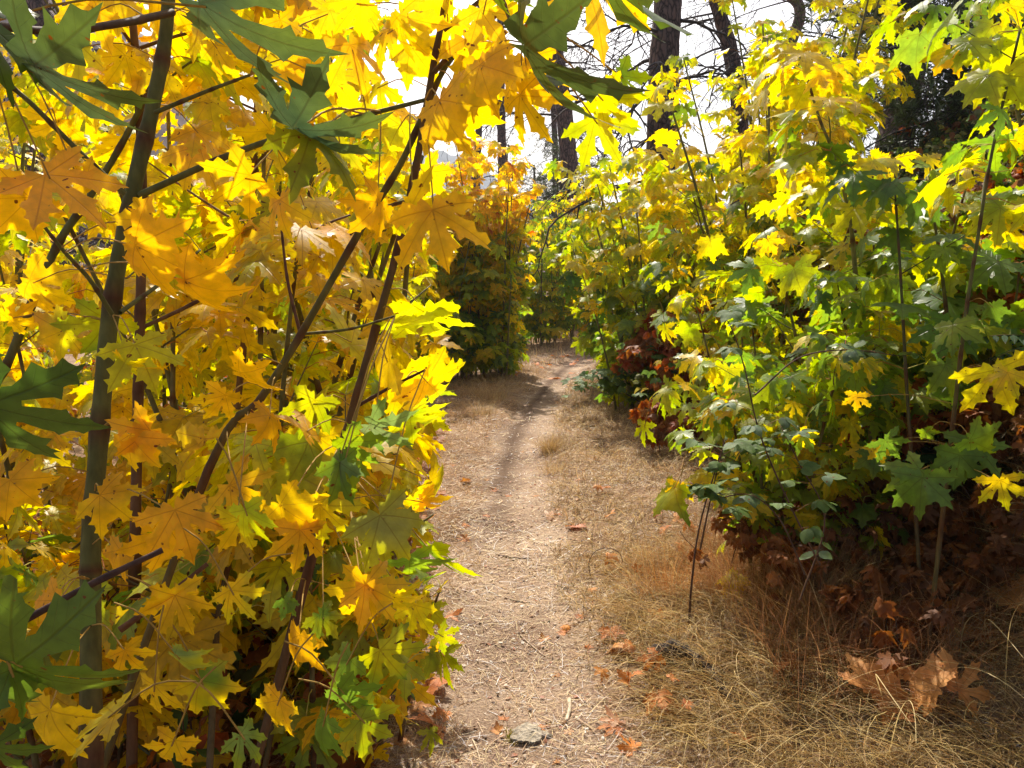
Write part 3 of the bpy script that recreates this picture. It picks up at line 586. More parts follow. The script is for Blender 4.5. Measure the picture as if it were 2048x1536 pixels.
# ---------------------------------------------------------------- maple clumps
def yo(p): return 'gold' if rnd.random() < .35 else 'yellow'
def bylow(lo, hi, zc, top='yellow', low='green'):
    def f(p): return top if p[2] > zc+rnd.gauss(0, .35) else low
    return f
GL = 'maple clumps left of the trail'; GR = 'maple clumps right of the trail'
clump(-.62, 2.55, 'small leaved golden maple sprouts low at the trail edge, nearest to the bottom', 8, .4, 1.15, .35, 0, lambda p: 'gold' if rnd.random() < .6 else 'lime', .125, GL, side=(.2, .4), inter=.15)
clump(-1.25, 2.3, 'small leaved yellow maple sprouts at the bottom left among the reddish stems', 8, .4, 1.2, .35, 0, lambda p: 'gold' if rnd.random() < .7 else 'lime', .125, GL, side=(.2, .4), inter=.15)
clump(-.5, 4.6, 'lemon yellow maple sprouts leaning out over the trail behind the nearer clumps', 7, .7, 1.7, .25, 0, 'bright', .13, GL, side=(.25, .45), inter=.17)
clump(-.95, 2.9, 'yellow leaved maple clump low beside the trail, in front of the other left clumps', 6, .9, 2.2, .35, 0, 'gold', .15, GL, side=(.25, .6))
clump(-.62, 3.6, 'maple clump with lit yellow green leaves reaching over the trail edge', 6, 1.0, 2.4, .22, 0, 'bright', .145, GL, side=(.25, .5))
clump(-1.9, 3.3, 'dense golden maple clump behind the thick olive stem', 5, 1.2, 2.7, .35, 0, 'gold', .16, GL, pb=.5)
clump(-1.6, 4.6, 'tall yellow maple clump in the middle of the left thicket', 6, 1.6, 3.2, .3, 0, 'bright', .155, GL, inter=.2)
clump(-3.2, 4.8, 'golden maple clump at the far left edge', 5, 1.6, 3.3, .35, 1, 'gold', .16, GL, pb=.5)
clump(-1.35, 6.0, 'bright yellow maple clump seen just left of the leaning dark stem', 7, 1.4, 3.0, .25, 1, 'bright', .155, GL, inter=.2)
clump(-2.9, 6.6, 'tall lime yellow maple clump behind the left thicket', 6, 1.8, 3.6, .3, 1, 'bright', .155, GL, inter=.2)
clump(-5.0, 7.2, 'wide yellow maple clump beyond the left edge stems', 5, 1.8, 3.6, .35, 1, 'bright', .155, GL, inter=.2)
clump(-2.1, 8.6, 'yellow maple clump left of the dry grass verge', 7, 1.5, 3.0, .3, 1, 'bright', .155, GL)
clump(-4.2, 10, 'lime maple clump far back in the left thicket', 6, 2.0, 3.8, .35, 2, 'bright', .155, GL, inter=.2)
clump(-1.7, 11.4, 'yellow and green maple clump left of the orange topped bush', 8, 1.6, 3.0, .3, 2, bylow(0, 0, 1.0), .19, GL)
clump(-7.0, 11, 'distant golden maple clump glimpsed at the far left', 7, 2.4, 5.0, .35, 2, yo, .22, GL)
clump(-3.3, 14, 'pale yellow maple clump farthest back on the left', 7, 2.4, 4.6, .35, 2, 'yellow', .22, GL)
def obush(p):
    z = p[2]
    if z > 2.4: return 'orange' if rnd.random() < .5 else 'gold'
    if z > 1.1: return 'gold' if rnd.random() < .45 else 'lime'
    return 'green' if rnd.random() < .55 else 'lime'
clump(-.25, 13.4, 'rounded maple bush with orange top and dark green base in the bend of the trail', 18, 2.4, 4.0, .2, 1, obush, .19, 'maple bushes beyond the trail bend', spread=.6, start=.02, inter=.2)
clump(-1.1, 13.0, 'lower green and yellow bush joined to the orange topped bush on its left', 12, 1.7, 3.1, .25, 1, obush, .18, 'maple bushes beyond the trail bend', spread=.6, start=.02, inter=.2)
clump(.7, 20, 'bright lime bush closing the far end of the trail', 14, 2.4, 3.8, .35, 2, 'lime', .2, 'maple bushes beyond the trail bend', spread=.8, start=.02)
clump(2.4, 22, 'orange yellow bush behind the far end of the trail', 14, 2.6, 4.2, .35, 2, lambda p: 'gold' if rnd.random() < .6 else 'lime', .2, 'maple bushes beyond the trail bend', spread=.9, start=.02)
clump(-1.4, 19, 'far green bush behind the orange topped bush', 10, 2.0, 3.2, .35, 2, 'dark', .22, 'maple bushes beyond the trail bend', spread=.8, start=.02)
# right side
clump(1.95, 12.2, 'green maple clump overhanging the trail at the bend', 14, 1.7, 2.8, .32, 1, bylow(0, 0, 1.7, 'lime', 'green'), .19, GR, spread=.5, start=.05, leandir=(-.14, 0), pb=.8)
clump(1.75, 9.8, 'yellow topped maple clump with dark green skirt beside the brown thicket', 13, 1.8, 3.1, .27, 1, bylow(0, 0, 1.7, 'bright', 'green'), .18, GR, spread=.5, start=.03, leandir=(-.07, 0), pb=.7)
clump(2.3, 7.4, 'tall airy yellow maple clump below the big pine trunk', 11, 2.2, 3.7, .28, 1, bylow(0, 0, 2.2, 'yellow', 'lime'), .17, GR, leandir=(-.08, 0))
clump(3.0, 8.8, 'very tall small leaved maple clump against the white sky', 11, 2.2, 3.7, .3, 1, 'bright', .15, GR, spread=.5)
clump(1.75, 5.4, 'sunlit yellow maple clump in the middle of the right bank', 6, 1.3, 2.3, .25, 0, bylow(0, 0, 1.8, 'bright', 'lime'), .165, GR, start=.1)
clump(2.35, 5.0, 'broad leaved yellow green maple clump at the right of the sunlit one', 4, .8, 2.0, .25, 0, 'lime', .18, GR, start=.1)
clump(1.35, 3.9, 'low lime maple sprout behind the bramble canes', 8, .7, 1.3, .3, 0, 'lime', .13, GR, spread=.2, start=.15, side=(.2, .4), inter=.16)
clump(2.0, 4.3, 'dense green maple sprouts added to shade the dark hollow', 11, .8, 1.8, .3, 0, 'green', .16, GR, spread=.3, start=.3, side=(.2, .5), inter=.18)  # extra clump added as an occluder to darken the hollow
clump(2.45, 3.9, 'large leaved green maple clump at the right edge', 6, .9, 1.7, .3, 0, bylow(0, 0, 2.3, 'lime', 'green'), .18, GR, spread=.3, start=.35, side=(.3, .6), leandir=(-.06, -.06))
clump(3.1, 4.6, 'maple clump at the upper right corner with green and yellow leaves', 3, 1.0, 1.9, .25, 0, 'lime', .17, GR, spread=.3, start=.3)
print('leaves total', NLEAF)
# hero leaves on the right
RG = hero('maple_sapling', 'green maple sapling with broad leaves hanging over the dark hollow at the right', PP([(1830, 1010), (1815, 800), (1805, 620), (1798, 500), (1790, 380)], 3.3, 3.5), .0085, .0045, (.08, .075, .03), pal='green', start=.4, size=.16)
tag(RG.root, group='maple saplings on the right bank')
RH = hero('maple_sapling', 'maple sapling at the right edge with a long olive stem and yellow lower leaves', PP([(1900, 900), (1930, 640), (1955, 480), (1985, 300), (2040, 60)], 3.0, 2.9), .0085, .0045, (.12, .12, .04), pal='lime', start=.6, size=.17)
tag(RH.root, group='maple saplings on the right bank')
RM = hero('maple_sapling', 'olive stemmed maple sapling with large golden leaves at its top', PP([(1745, 900), (1712, 560), (1700, 440), (1672, 320), (1640, 240), (1610, 140)], 4.0, 3.9), .015, .005, (.2, .2, .07), pal='yellow', start=.45, size=.2)
tag(RM.root, group='maple saplings on the right bank')
for (b_, t_2, d, dd, ro, a, c) in [
 ((1845, 955), (1835, 1060), 2.75, -.05, 20, G, G), ((1840, 940), (1750, 985), 2.8, 0, 15, G, Lg), ((1920, 910), (1905, 1000), 2.8, 0, 0, G, Dg), ((1940, 880), (2015, 920), 2.8, 0, 10, G, Lg), ((1945, 885), (1920, 985), 2.85, 0, 10, G, G),
 ((2000, 960), (2020, 1040), 2.6, 0, 10, Yl, Yg), ((2015, 745), (1975, 800), 2.7, 0, 20, Yl, Yg), ((1990, 740), (2040, 860), 2.75, 0, 0, Yg, Yl), ((1905, 650), (1900, 725), 2.9, -.05, 30, Lg, G), ((1985, 610), (1995, 660), 2.9, 0, 40, G, G),
 ((1715, 790), (1710, 835), 3.1, 0, 0, Or, Yl), ((1600, 870), (1640, 900), 3.2, 0, 20, Yl, Yl), ((1605, 868), (1585, 920), 3.2, 0, 20, G, G), ((1760, 895), (1730, 925), 3.1, 0, 0, Yl, Yl), ((1770, 880), (1810, 930), 3.0, 0, 0, G, G),
 ((1850, 860), (1870, 890), 3.1, 0, 30, G, Lg), ((1640, 145), (1600, 190), 3.8, 0, 20, Yl, Yl), ((1660, 150), (1690, 200), 3.8, 0, -10, Or, Yl), ((1735, 110), (1745, 155), 3.9, 0, 10, Yl, Yl), ((1900, 100), (1860, 155), 3.2, 0, 20, Yl, Or), ((1905, 100), (1925, 125), 3.2, 0, 20, Yl, Or),
 ((1975, 150), (1910, 215), 2.9, 0, 40, Lg, Yg), ((2010, 150), (2060, 240), 2.9, 0, 10, Yg, Lg), ((2020, 10), (2045, 70), 2.9, 0, 10, Yl, Yl), ((1985, 50), (1940, 110), 3.0, 0, 20, Yg, G),
 ((1420, 480), (1430, 540), 3.7, 0, 0, Yg, Yl), ((1535, 480), (1560, 520), 3.8, 0, 0, Yl, Or), ((1330, 655), (1340, 705), 3.6, 0, 50, Yg, Yl), ((1290, 850), (1275, 905), 3.1, 0, 50, Yg, Lg), ((1350, 975), (1300, 1050), 2.8, 0, 55, Yg, G), ((1360, 970), (1350, 1020), 2.8, 0, 20, Or, Yl)]:
    p = min((RG, RH, RM), key=lambda q: min(np.min(np.linalg.norm(s_pts-P(*b_, d), axis=1)) for s_pts, _ in q.stems))
    hleaf(p, b_, t_2, d, dd, ro, a, c, droop=rnd.uniform(.1, .4))
for p in (RG, RH, RM): p.finish()
# ---------------------------------------------------------------- ground hits
def ray(px, py):
    o = np.array([0, 0, CAMZ]); d = P(px, py, 1.)-o; t = .5
    while t < 80:
        p = o+d*t
        if p[2] < H(p[0], p[1]): break
        t *= 1.01
    p = o+d*t; p[2] = float(H(p[0], p[1])); return p
# ---------------------------------------------------------------- brambles
BG = (.08, .14, .03); BG2 = (.13, .2, .045)
CB = CD = None
def bramble(name, label, canes, leafsize, cols, group=None, nper=12, comp=5, lod=0, r=.0035, cat='bramble', canecol=(.11, .06, .035), spread=.06):
    b0 = np.array(canes[0][0]); root = empty(name, b0, label, cat, group); rec = []; pet = MB()
    for pts in canes:
        n = 18; pts = smooth_poly(pts, n); b = MB()
        if cat == 'shrub' and (corridor(pts[9]) or corridor(pts[17])): continue
        tube(b, pts, np.linspace(r, r*.45, n), canecol, 6 if lod == 0 else 3)
        if lod == 0:     # thorns
            for k in range(60):
                i = rnd.randint(0, n-2); q = lerp(pts[i], pts[i+1], rnd.random()); a = unit([rnd.gauss(0, 1), rnd.gauss(0, 1), rnd.gauss(0, .5)])
                tube(b, [q, q+a*.007], [.0012, .0002], (.2, .07, .03), 3)
        b.build('cane', M_STEM, root)
        for k in range(nper):
            i = rnd.randint(3, n-1); q = pts[i]; az = rnd.random()*6.28
            o = np.array([math.cos(az), math.sin(az), rnd.uniform(-.1, .7)])*rnd.uniform(.5, 1)*spread*1.2; e = q+o
            if e[2] < H(e[0], e[1])+.02 or (cat == 'shrub' and corridor(e)): continue
            if lod == 0: tube(pet, [q, (q+e)/2+np.array([0, 0, .005]), e], .001, (.2, .09, .04), 3, cap=False)
            tl = R(-rnd.uniform(-10, 45)) if cat == 'bramble' else R(-rnd.uniform(0, 85)); up = unit([rnd.gauss(0, .35), rnd.gauss(0, .35)-.15, 1]) if cat == 'bramble' else unit([rnd.gauss(0, .8), rnd.gauss(0, .8), 1]); c1, c2 = rnd.choice(cols)
            m = comp if rnd.random() < .6 else 3; f = rnd.uniform(.8, 1.15)
            for j in range(m):
                a2 = az+(j-(m-1)/2)*(1.15 if m == 3 else .95)
                t = unit([math.cos(a2)*math.cos(tl), math.sin(a2)*math.cos(tl), math.sin(tl)]); t = unit(t-up*(t@up)*.6)
                c = (np.array(c1)*f, np.array(c2)*f*rnd.uniform(.9, 1.1))
                rec.append(rec_leaf(e+t*.006, t, up, leafsize*rnd.uniform(.75, 1.1), c[0], c[1], rnd.uniform(0, .35)))
    dead = cols is CB or cols is CD
    m = MB(); leaves(m, rec, T_OV if lod == 0 else T_MID if dead else T_OVL, 0, .6 if cat == 'bramble' else 2.2)
    if pet.n: m.add(np.concatenate(pet.v), None, np.concatenate(pet.q), np.concatenate(pet.c), mat=1)
    m.build('foliage', [M_BRAM if cat == 'bramble' else M_THICK, M_STEM], root); return root
BRG = 'bramble plants'
bramble('bramble_bush', 'grey green bramble with tall dark canes in front of the lime maple sprout', [
  PP([(1640, 1130), (1580, 1010), (1520, 870), (1490, 740), (1460, 650), (1430, 625)], 2.7, 2.9),
  PP([(1510, 790), (1600, 715), (1700, 700), (1800, 712)], 2.9, 3.2),
  PP([(1400, 1100), (1425, 980), (1450, 880)], 2.75, 2.85), PP([(1610, 1150), (1560, 1040), (1500, 990), (1420, 1000)], 2.6, 2.75),
  PP([(1600, 1200), (1650, 1040), (1600, 930), (1560, 850)], 2.7, 2.9)], .062, [(BG, BG2), (BG2, BG), ((.14, .2, .12), BG2)], BRG, 9, spread=.085)
bramble('bramble_bush', 'dark green bramble at the foot of the brown thicket beside the trail bend', [
  [ray(1290, 840), ray(1290, 840)+np.array([-.3, 0, .55]), ray(1290, 840)+np.array([-.8, -.2, .35])],
  [ray(1330, 850), ray(1330, 850)+np.array([.1, 0, .7]), ray(1330, 850)+np.array([-.3, -.3, .8])],
  [ray(1240, 830), ray(1240, 830)+np.array([-.1, 0, .5]), ray(1240, 830)+np.array([-.5, -.2, .25])],
  [ray(1380, 860), ray(1380, 860)+np.array([.2, 0, .7]), ray(1380, 860)+np.array([.3, -.4, .5])]], .1, [(BG, BG2), (BG2, BG), (Dg, BG)], BRG, 26, lod=1, spread=.15)
# thickets on the bank
def thicket(x, y, label, n, h, cols, size, nper=26, grp='dry thickets covering the right bank', name='thicket_shrub', comp=3, tight=.12):
    z = float(H(x, y)); cs = []
    for i in range(n):
        a = rnd.random()*6.28; l = rnd.uniform(.2, .55)*h; bx, by = x+rnd.gauss(0, .2), y+rnd.gauss(0, .2); b0 = np.array([bx, by, float(H(bx, by))-.02]); hh = h*rnd.uniform(.6, 1)
        cs.append([b0, b0+[math.cos(a)*l*.4, math.sin(a)*l*.4, hh*.75], b0+[math.cos(a)*l*1.1, math.sin(a)*l*1.1, hh*.85], b0+[math.cos(a)*l*1.7, math.sin(a)*l*1.7, hh*.55]])
    return bramble(name, label, cs, size, cols, grp, nper, comp, lod=1, r=.004, cat='shrub', spread=tight)
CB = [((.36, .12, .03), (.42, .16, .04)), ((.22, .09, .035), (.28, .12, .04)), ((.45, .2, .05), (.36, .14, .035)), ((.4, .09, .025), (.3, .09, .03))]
CD = [((.2, .07, .02), (.28, .1, .03)), ((.12, .05, .02), (.18, .07, .025)), ((.34, .13, .03), (.25, .09, .03))]  # darker russets for the hollow: its shade is put into the leaf colour
CM = list(CB)+[((.13, .16, .05), (.2, .2, .06)), ((.3, .28, .06), (.35, .2, .05)), (BG, BG2)]
CO = [((.14, .17, .05), (.22, .2, .06)), ((.3, .3, .06), (.4, .34, .07)), (BG, BG2), ((.2, .1, .04), (.28, .12, .05))]
thicket(1.75, 8.7, 'russet dried shrub with hanging dead leaves by the trail bend', 9, 1.6, CB, .12, 40)
thicket(2.3, 9.0, 'darker russet shrub just right of the hanging dead leaves', 9, 1.9, CB, .12, 40)
thicket(2.1, 7.6, 'mixed red and green shrub under the airy yellow maples', 8, 1.5, CM, .09, 36)
thicket(2.9, 8.2, 'tall mixed shrub behind the airy yellow maples', 9, 1.9, CM, .1, 36)
thicket(1.55, 7.3, 'low brown bush at the edge of the dry grass', 8, .5, CB, .09, 26)
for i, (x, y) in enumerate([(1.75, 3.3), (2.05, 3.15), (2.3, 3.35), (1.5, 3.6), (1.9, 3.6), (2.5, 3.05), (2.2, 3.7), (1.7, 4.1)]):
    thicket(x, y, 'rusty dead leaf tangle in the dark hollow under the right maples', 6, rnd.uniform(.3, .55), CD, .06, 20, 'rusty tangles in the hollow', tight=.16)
k_ = 0
for y in (3.6, 4.4, 5.3, 6.2, 7.2, 8.3, 9.5, 11, 13):
    x = 2.35 + .35*max(0, y-11.5)-.35*min(1, max(0, (4-y)/3))
    while x < 2.6+y*.62 and x < 8.5:
        low = float(H(x, y)) < 1.6; xx, yy = x+rnd.uniform(-.15, .15), y+rnd.uniform(-.2, .2)
        if low: thicket(xx, yy, 'low russet bramble thicket of dead leaves on the lower right bank', 7, rnd.uniform(.5, .8), CB, .08, 30, 'russet thickets on the lower bank')
        else: thicket(xx, yy, 'olive and red brown bramble thicket on the upper right bank', 8, rnd.uniform(.6, 1.0), CM if rnd.random() < .6 else CO, .075, 34, 'olive and brown thickets on the upper bank')
        x += .62+.05*y; k_ += 1
print('bank thickets', k_)
# left undergrowth, mostly hidden behind the maples
for i, (x, y) in enumerate([(-1.0, 2.4), (-1.4, 2.8), (-.9, 3.2), (-2.0, 4), (-1.1, 4.2), (-2.7, 3.4), (-2.2, 5.6), (-3.6, 5.6), (-3.2, 8), (-5, 9), (-1.9, 7.2), (-2.3, 10), (-4, 12), (-6, 10)]):
    thicket(x, y, 'low russet undergrowth of dry leaves among the left maple stems', 6, rnd.uniform(.35, .7)*(1 if y < 5 else 1.6), CM, .08, 24, 'undergrowth among the left maples')
# ---------------------------------------------------------------- sword ferns
def fern(x, y, label, n, ln, azr, col=(.035, .08, .025)):
    z = float(H(x, y)); root = empty('sword_fern', (x, y, z), label, 'fern', 'sword ferns under the right bank')
    for i in range(n):
        az = rnd.uniform(*azr); L_ = ln*rnd.uniform(.75, 1.1); m = 26; s = np.linspace(0, 1, m); el = R(60)-s*R(95)
        dx = np.cumsum(np.cos(el))*L_/m; dz = np.cumsum(np.sin(el))*L_/m
        pts = np.stack([x+dx*math.cos(az), y+dx*math.sin(az), z+dz], -1); b = MB(); tube(b, pts, np.linspace(.003, .001, m), (.12, .08, .03), 4); rec = []
        for k in range(3, m):
            for sg in (1, -1):
                t = unit([math.cos(az+sg*1.35), math.sin(az+sg*1.35), -.15]); w_ = .11*math.sin(math.pi*min(1, .12+s[k]*.95))**.6
                f = rnd.uniform(.7, 1.3); rec.append(rec_leaf(pts[k], t, (0, 0, 1), w_, np.array(col)*f, np.array(col)*f, .2))
        leaves(b, rec, T_FR, 1, .3); b.build('frond', [M_STEM, M_BRAM], root)
T_FR = [ovate(False, .12)]
fern(2.55, 3.3, 'dark sword fern in the shaded hollow at the right edge', 12, .8, (2.2, 4.4))
fern(2.3, 3.9, 'dark sword fern behind the broad green maple leaves', 10, .6, (2.2, 4.4))
# ---------------------------------------------------------------- background trees
def twigs(b, p, d, ln, r, depth, col, droop=0., k=4):
    n = 5; pts = [np.array(p)]; d = unit(d)
    for i in range(n):
        d = unit(d+np.array([rnd.gauss(0, .2), rnd.gauss(0, .2), rnd.gauss(0, .15)-droop])); pts.append(pts[-1]+d*ln/n)
        if depth > 0 and i > 0:
            for _ in range(rnd.choice((1, 2))): twigs(b, pts[-1], d+np.array([rnd.gauss(0, .7), rnd.gauss(0, .7), rnd.gauss(0, .5)]), ln*rnd.uniform(.4, .65), r*.5, depth-1, col, droop, 3)
    tube(b, pts, np.linspace(r, r*.35, n+1), col, k)
def pine(label, pts, r0, r1, nb, blen, group='pine trunks against the sky', needles=0, name='pine_tree', hb=.15, col=(.06, .045, .04)):
    root = empty(name, pts[0], label, 'tree', group); n = 40; q = smooth_poly(pts, n); b = MB(); rr = np.linspace(r0, r1, n); rr[:3] *= [1.25, 1.12, 1.05]
    tube(b, q, rr, (1, 1, 1), 20, jit=.025); b.build('trunk', M_BARK, root); rec = []
    for i in range(nb):
        k = int(rnd.uniform(hb, .98)*(n-1)); az = rnd.random()*6.28; b = MB(); L_ = blen*rnd.uniform(.4, 1.1)
        twigs(b, q[k], [math.cos(az), math.sin(az), rnd.uniform(-.1, .35)], L_, rr[k]*.17, 2, col, .1); o = b.build('branch', M_WOOD, root)
        if needles:
            v = np.concatenate(b.v)
            for _ in range(needles):
                c = v[rnd.randint(0, len(v)-1)]; 
                for j in range(9):
                    t = unit([rnd.gauss(0, 1), rnd.gauss(0, 1), rnd.gauss(.2, .7)]); f = rnd.uniform(.6, 1.4)
                    rec.append(rec_leaf(c, t, unit([rnd.gauss(0, 1), rnd.gauss(0, 1), 1]), rnd.uniform(.1, .2), np.array((.09, .12, .04))*f, np.array((.1, .13, .045))*f, 0))
    if rec: m = MB(); leaves(m, rec, [NEED], 0, 0); m.build('foliage', M_NEEDLE, root)
NEED = make_template(np.array([(.0, 1), (.06, .5), (0, 0.01), (-.06, .5)]), 0)
def gz(x, y): return np.array([x, y, float(H(x, y))-.1])
def trunkpts(pxs, d):
    q = PP(pxs, d); x, y = q[0][0], q[0][1]; return [gz(x, y)]+q
pine('tall straight pine with scaly brown bark rising left of the bright gap', trunkpts([(1150, 480), (1128, 220), (1105, 60), (1085, -120), (1060, -700)], 24), .29, .17, 26, 2.6)
pine('thick dark pine trunk right of the hanging green leaf', trunkpts([(1325, 260), (1328, 120), (1336, 0), (1345, -200), (1350, -800)], 14), .29, .2, 16, 2.2)
pine('thin grey pine trunk seen in the bright gap below the golden leaves', trunkpts([(1008, 420), (1004, 300), (1002, 180), (1000, -100)], 34), .26, .13, 22, 2.0, needles=6)
pine('thin broken pine trunk left of the grey one', trunkpts([(950, 460), (953, 340), (958, 240), (960, 0)], 36), .24, .12, 18, 2.2)
pine('slender pine trunk behind the tall straight pine', trunkpts([(1112, 420), (1108, 240), (1098, 120), (1110, -200)], 30), .13, .08, 20, 1.6, needles=10)
pine('pine trunk hidden behind the top golden leaves', trunkpts([(700, 420), (705, 200), (700, -200)], 30), .3, .18, 20, 2.6)
pine('dark burnt pine trunk glimpsed through the left maples', trunkpts([(585, 420), (580, 200), (570, -200)], 22), .26, .18, 24, 2.4)
pine('broad dark pine trunk deep behind the left maples', trunkpts([(60, 450), (70, 200), (80, -300)], 20), .34, .24, 20, 2.6)
pine('dark fir with drooping needles right of the tall straight pine', trunkpts([(1128, 470), (1124, 330), (1122, 250)], 27), .2, .05, 40, 1.5, needles=34, hb=.05, name='fir_tree')
pine('small needled fir in front of the far hill', trunkpts([(1072, 470), (1070, 400), (1068, 330)], 38), .16, .04, 34, 1.5, needles=20, hb=.05, name='fir_tree')
pine('bushy dark conifer at the upper right corner', [gz(5.6, 10.5), gz(5.6, 10.5)+[0, 0, 3], gz(5.6, 10.5)+[.1, 0, 7]], .12, .04, 80, 1.9, needles=60, hb=.02, name='fir_tree')
pine('leaning dark trunk on the bank top against the sky', [gz(5.0, 11.0)]+PP([(1815, 100), (1775, 10), (1730, -60), (1600, -500)], 11.3), .25, .17, 8, 2.6, name='oak_tree', group='dark trees on the bank top', hb=.3)
pine('upright dark trunk beside the leaning one on the bank top', [gz(5.15, 11.4)]+PP([(1822, 100), (1808, 0), (1800, -100), (1790, -600)], 11.8), .2, .15, 8, 2.6, name='oak_tree', group='dark trees on the bank top', hb=.3)
pine('crooked dark tree with bare limbs right of the thick pine', trunkpts([(1480, 260), (1462, 110), (1440, 30), (1420, -50), (1380, -300)], 15), .17, .1, 12, 2.4, name='oak_tree', group='dark trees on the bank top', hb=.3)
pine('crooked bare tree with spreading limbs behind the tall airy maples', trunkpts([(1560, 240), (1575, 110), (1600, 20), (1560, -60), (1600, -300)], 17), .15, .09, 12, 2.6, name='oak_tree', group='dark trees on the bank top', hb=.3)
for i in range(20):
    y = rnd.uniform(26, 46); x = rnd.uniform(-.62, .3)*y
    z = gz(x, y); root = empty('bare_shrub', z, 'bare dark burnt shrub with curved drooping twigs in the valley', 'shrub', 'bare burnt shrubs in the valley')
    b = MB()
    for j in range(5): twigs(b, z, [rnd.gauss(0, .4), rnd.gauss(0, .4), 1], rnd.uniform(2.5, 4.4), .05, 2, (.05, .038, .038), .13)
    b.build('stem', M_WOOD, root)
# ---------------------------------------------------------------- grass and straw
STRAW = np.array([(.62, .43, .20), (.52, .34, .15), (.72, .55, .30), (.44, .25, .10), (.58, .40, .22), (.66, .50, .22)])
def blades(b, x, y, az, ln, el0, curv, wd, cols, seg=4, z0=None, flat=False):
    M = len(x); s = np.linspace(0, 1, seg+1)[None]; el = el0[:, None]-curv[:, None]*s
    st = (ln/seg)[:, None]; dh = np.concatenate([np.zeros((M, 1)), np.cumsum(np.cos(el[:, :-1])*st, 1)], 1); dz = np.concatenate([np.zeros((M, 1)), np.cumsum(np.sin(el[:, :-1])*st, 1)], 1)
    bend = rng.normal(0, .35, M)[:, None]*s; ca = np.cos(az[:, None]+bend); sa = np.sin(az[:, None]+bend)
    X = x[:, None]+dh*ca; Y = y[:, None]+dh*sa; g = H(X, Y); Z = np.maximum(H(x, y)[:, None]+dz+(0 if z0 is None else z0[:, None]), g+.004)
    w_ = wd[:, None]*(1-s*.85)*.5
    tw = rng.uniform(0, 1, M)[:, None]*(.25 if flat else 1.2)
    ox, oy, oz = -sa*w_*np.cos(tw), ca*w_*np.cos(tw), w_*np.sin(tw)
    V = np.stack([np.stack([X-ox, Y-oy, Z-oz], -1), np.stack([X+ox, Y+oy, Z+oz], -1)], 2)   # M,seg+1,2,3
    i = (np.arange(M)*(seg+1)*2)[:, None]+np.arange(seg)[None]*2
    q = np.stack([i, i+1, i+3, i+2], -1).reshape(-1, 4)
    b.add(V.reshape(-1, 3), None, q, np.repeat(cols, (seg+1)*2, axis=0))
def cols_(M, pal=STRAW, v=.15): return pal[rng.integers(0, len(pal), M)]*rng.uniform(1-v*2, 1+v, (M, 1))
def scatter(M, x0, x1, y0, y1, pw=1.0, f=None):
    y = y0+(y1-y0)*rng.random(M)**pw; x = (x0(y) if callable(x0) else x0)+((x1(y) if callable(x1) else x1)-(x0(y) if callable(x0) else x0))*rng.random(M)
    if f is not None: k = f(x, y); x, y = x[k], y[k]
    return x, y
clumpy = lambda x, y: (np.sin(x*5.1+y*3.2)+np.sin(y*7.3-x*2.2+1)+np.sin(x*11+y*9)*.7)*.25+.5
# straw litter on the whole trail and verge
b = MB()
for (M, y0, y1, x0, x1, ls, ws) in [(42000, 1.9, 4.2, lambda y: -.35-.5*y*0-.9, lambda y: .8+.5*y, 1, 1), (34000, 4.0, 8, lambda y: -1.2-y*.1, lambda y: 1.2+y*.15, 1.2, 1.5), (16000, 8, 18, lambda y: pathx(y)-2.2, lambda y: pathx(y)+1.8, 1.6, 2.6)]:
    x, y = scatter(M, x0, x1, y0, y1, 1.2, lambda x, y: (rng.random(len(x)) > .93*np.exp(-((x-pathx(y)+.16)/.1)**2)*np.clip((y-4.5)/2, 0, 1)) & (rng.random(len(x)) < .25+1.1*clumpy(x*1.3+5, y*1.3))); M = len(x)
    c = cols_(M); pale = rng.random(M) < .12; c[pale] = np.array([.8, .72, .6])*rng.uniform(.7, 1, (pale.sum(), 1)); dk = rng.random(M) < .16; c[dk] = np.array([.2, .1, .06])*rng.uniform(.6, 1.4, (dk.sum(), 1))
    c *= np.array([1.06, 1.1, 1.22]); c[np.abs(x-pathx(y)) < .3] *= np.array([1.12, 1.14, 1.2]); c = np.minimum(c, .9)
    blades(b, x, y, rng.uniform(0, 6.28, M), rng.gamma(2.0, .022, M)*ls+.012, rng.normal(.08, .12, M), rng.normal(.1, .25, M), rng.uniform(.0015, .0038, M)*ws, c, 2, z0=rng.uniform(0, .012, M), flat=True)
rec = []
for i in range(2600):     # bark chips, seed wings and leaf scraps trodden into the straw
    y = 1.9+8*rnd.random()**1.5; x = float(pathx(y))+rnd.gauss(0, .32); a = rnd.random()*6.28; t = unit([math.cos(a), math.sin(a), rnd.gauss(0, .15)]); n = unit([rnd.gauss(0, .25), rnd.gauss(0, .25), 1]); n = unit(n-t*(n@t))
    cc = np.array(rnd.choice([(.78, .7, .6), (.3, .17, .1), (.16, .1, .07), (.5, .3, .17), (.62, .5, .38), (.4, .16, .08)])); rec.append(rec_leaf((x, y, float(H(x, y))+rnd.uniform(.004, .014)), t, n, rnd.uniform(.008, .03), cc, cc*.85, rnd.uniform(-.3, .5)))
leaves(b, rec, T_OVL[:2], 0, 1.5)
tag(b.build('straw_litter', M_GRASS), kind='stuff')
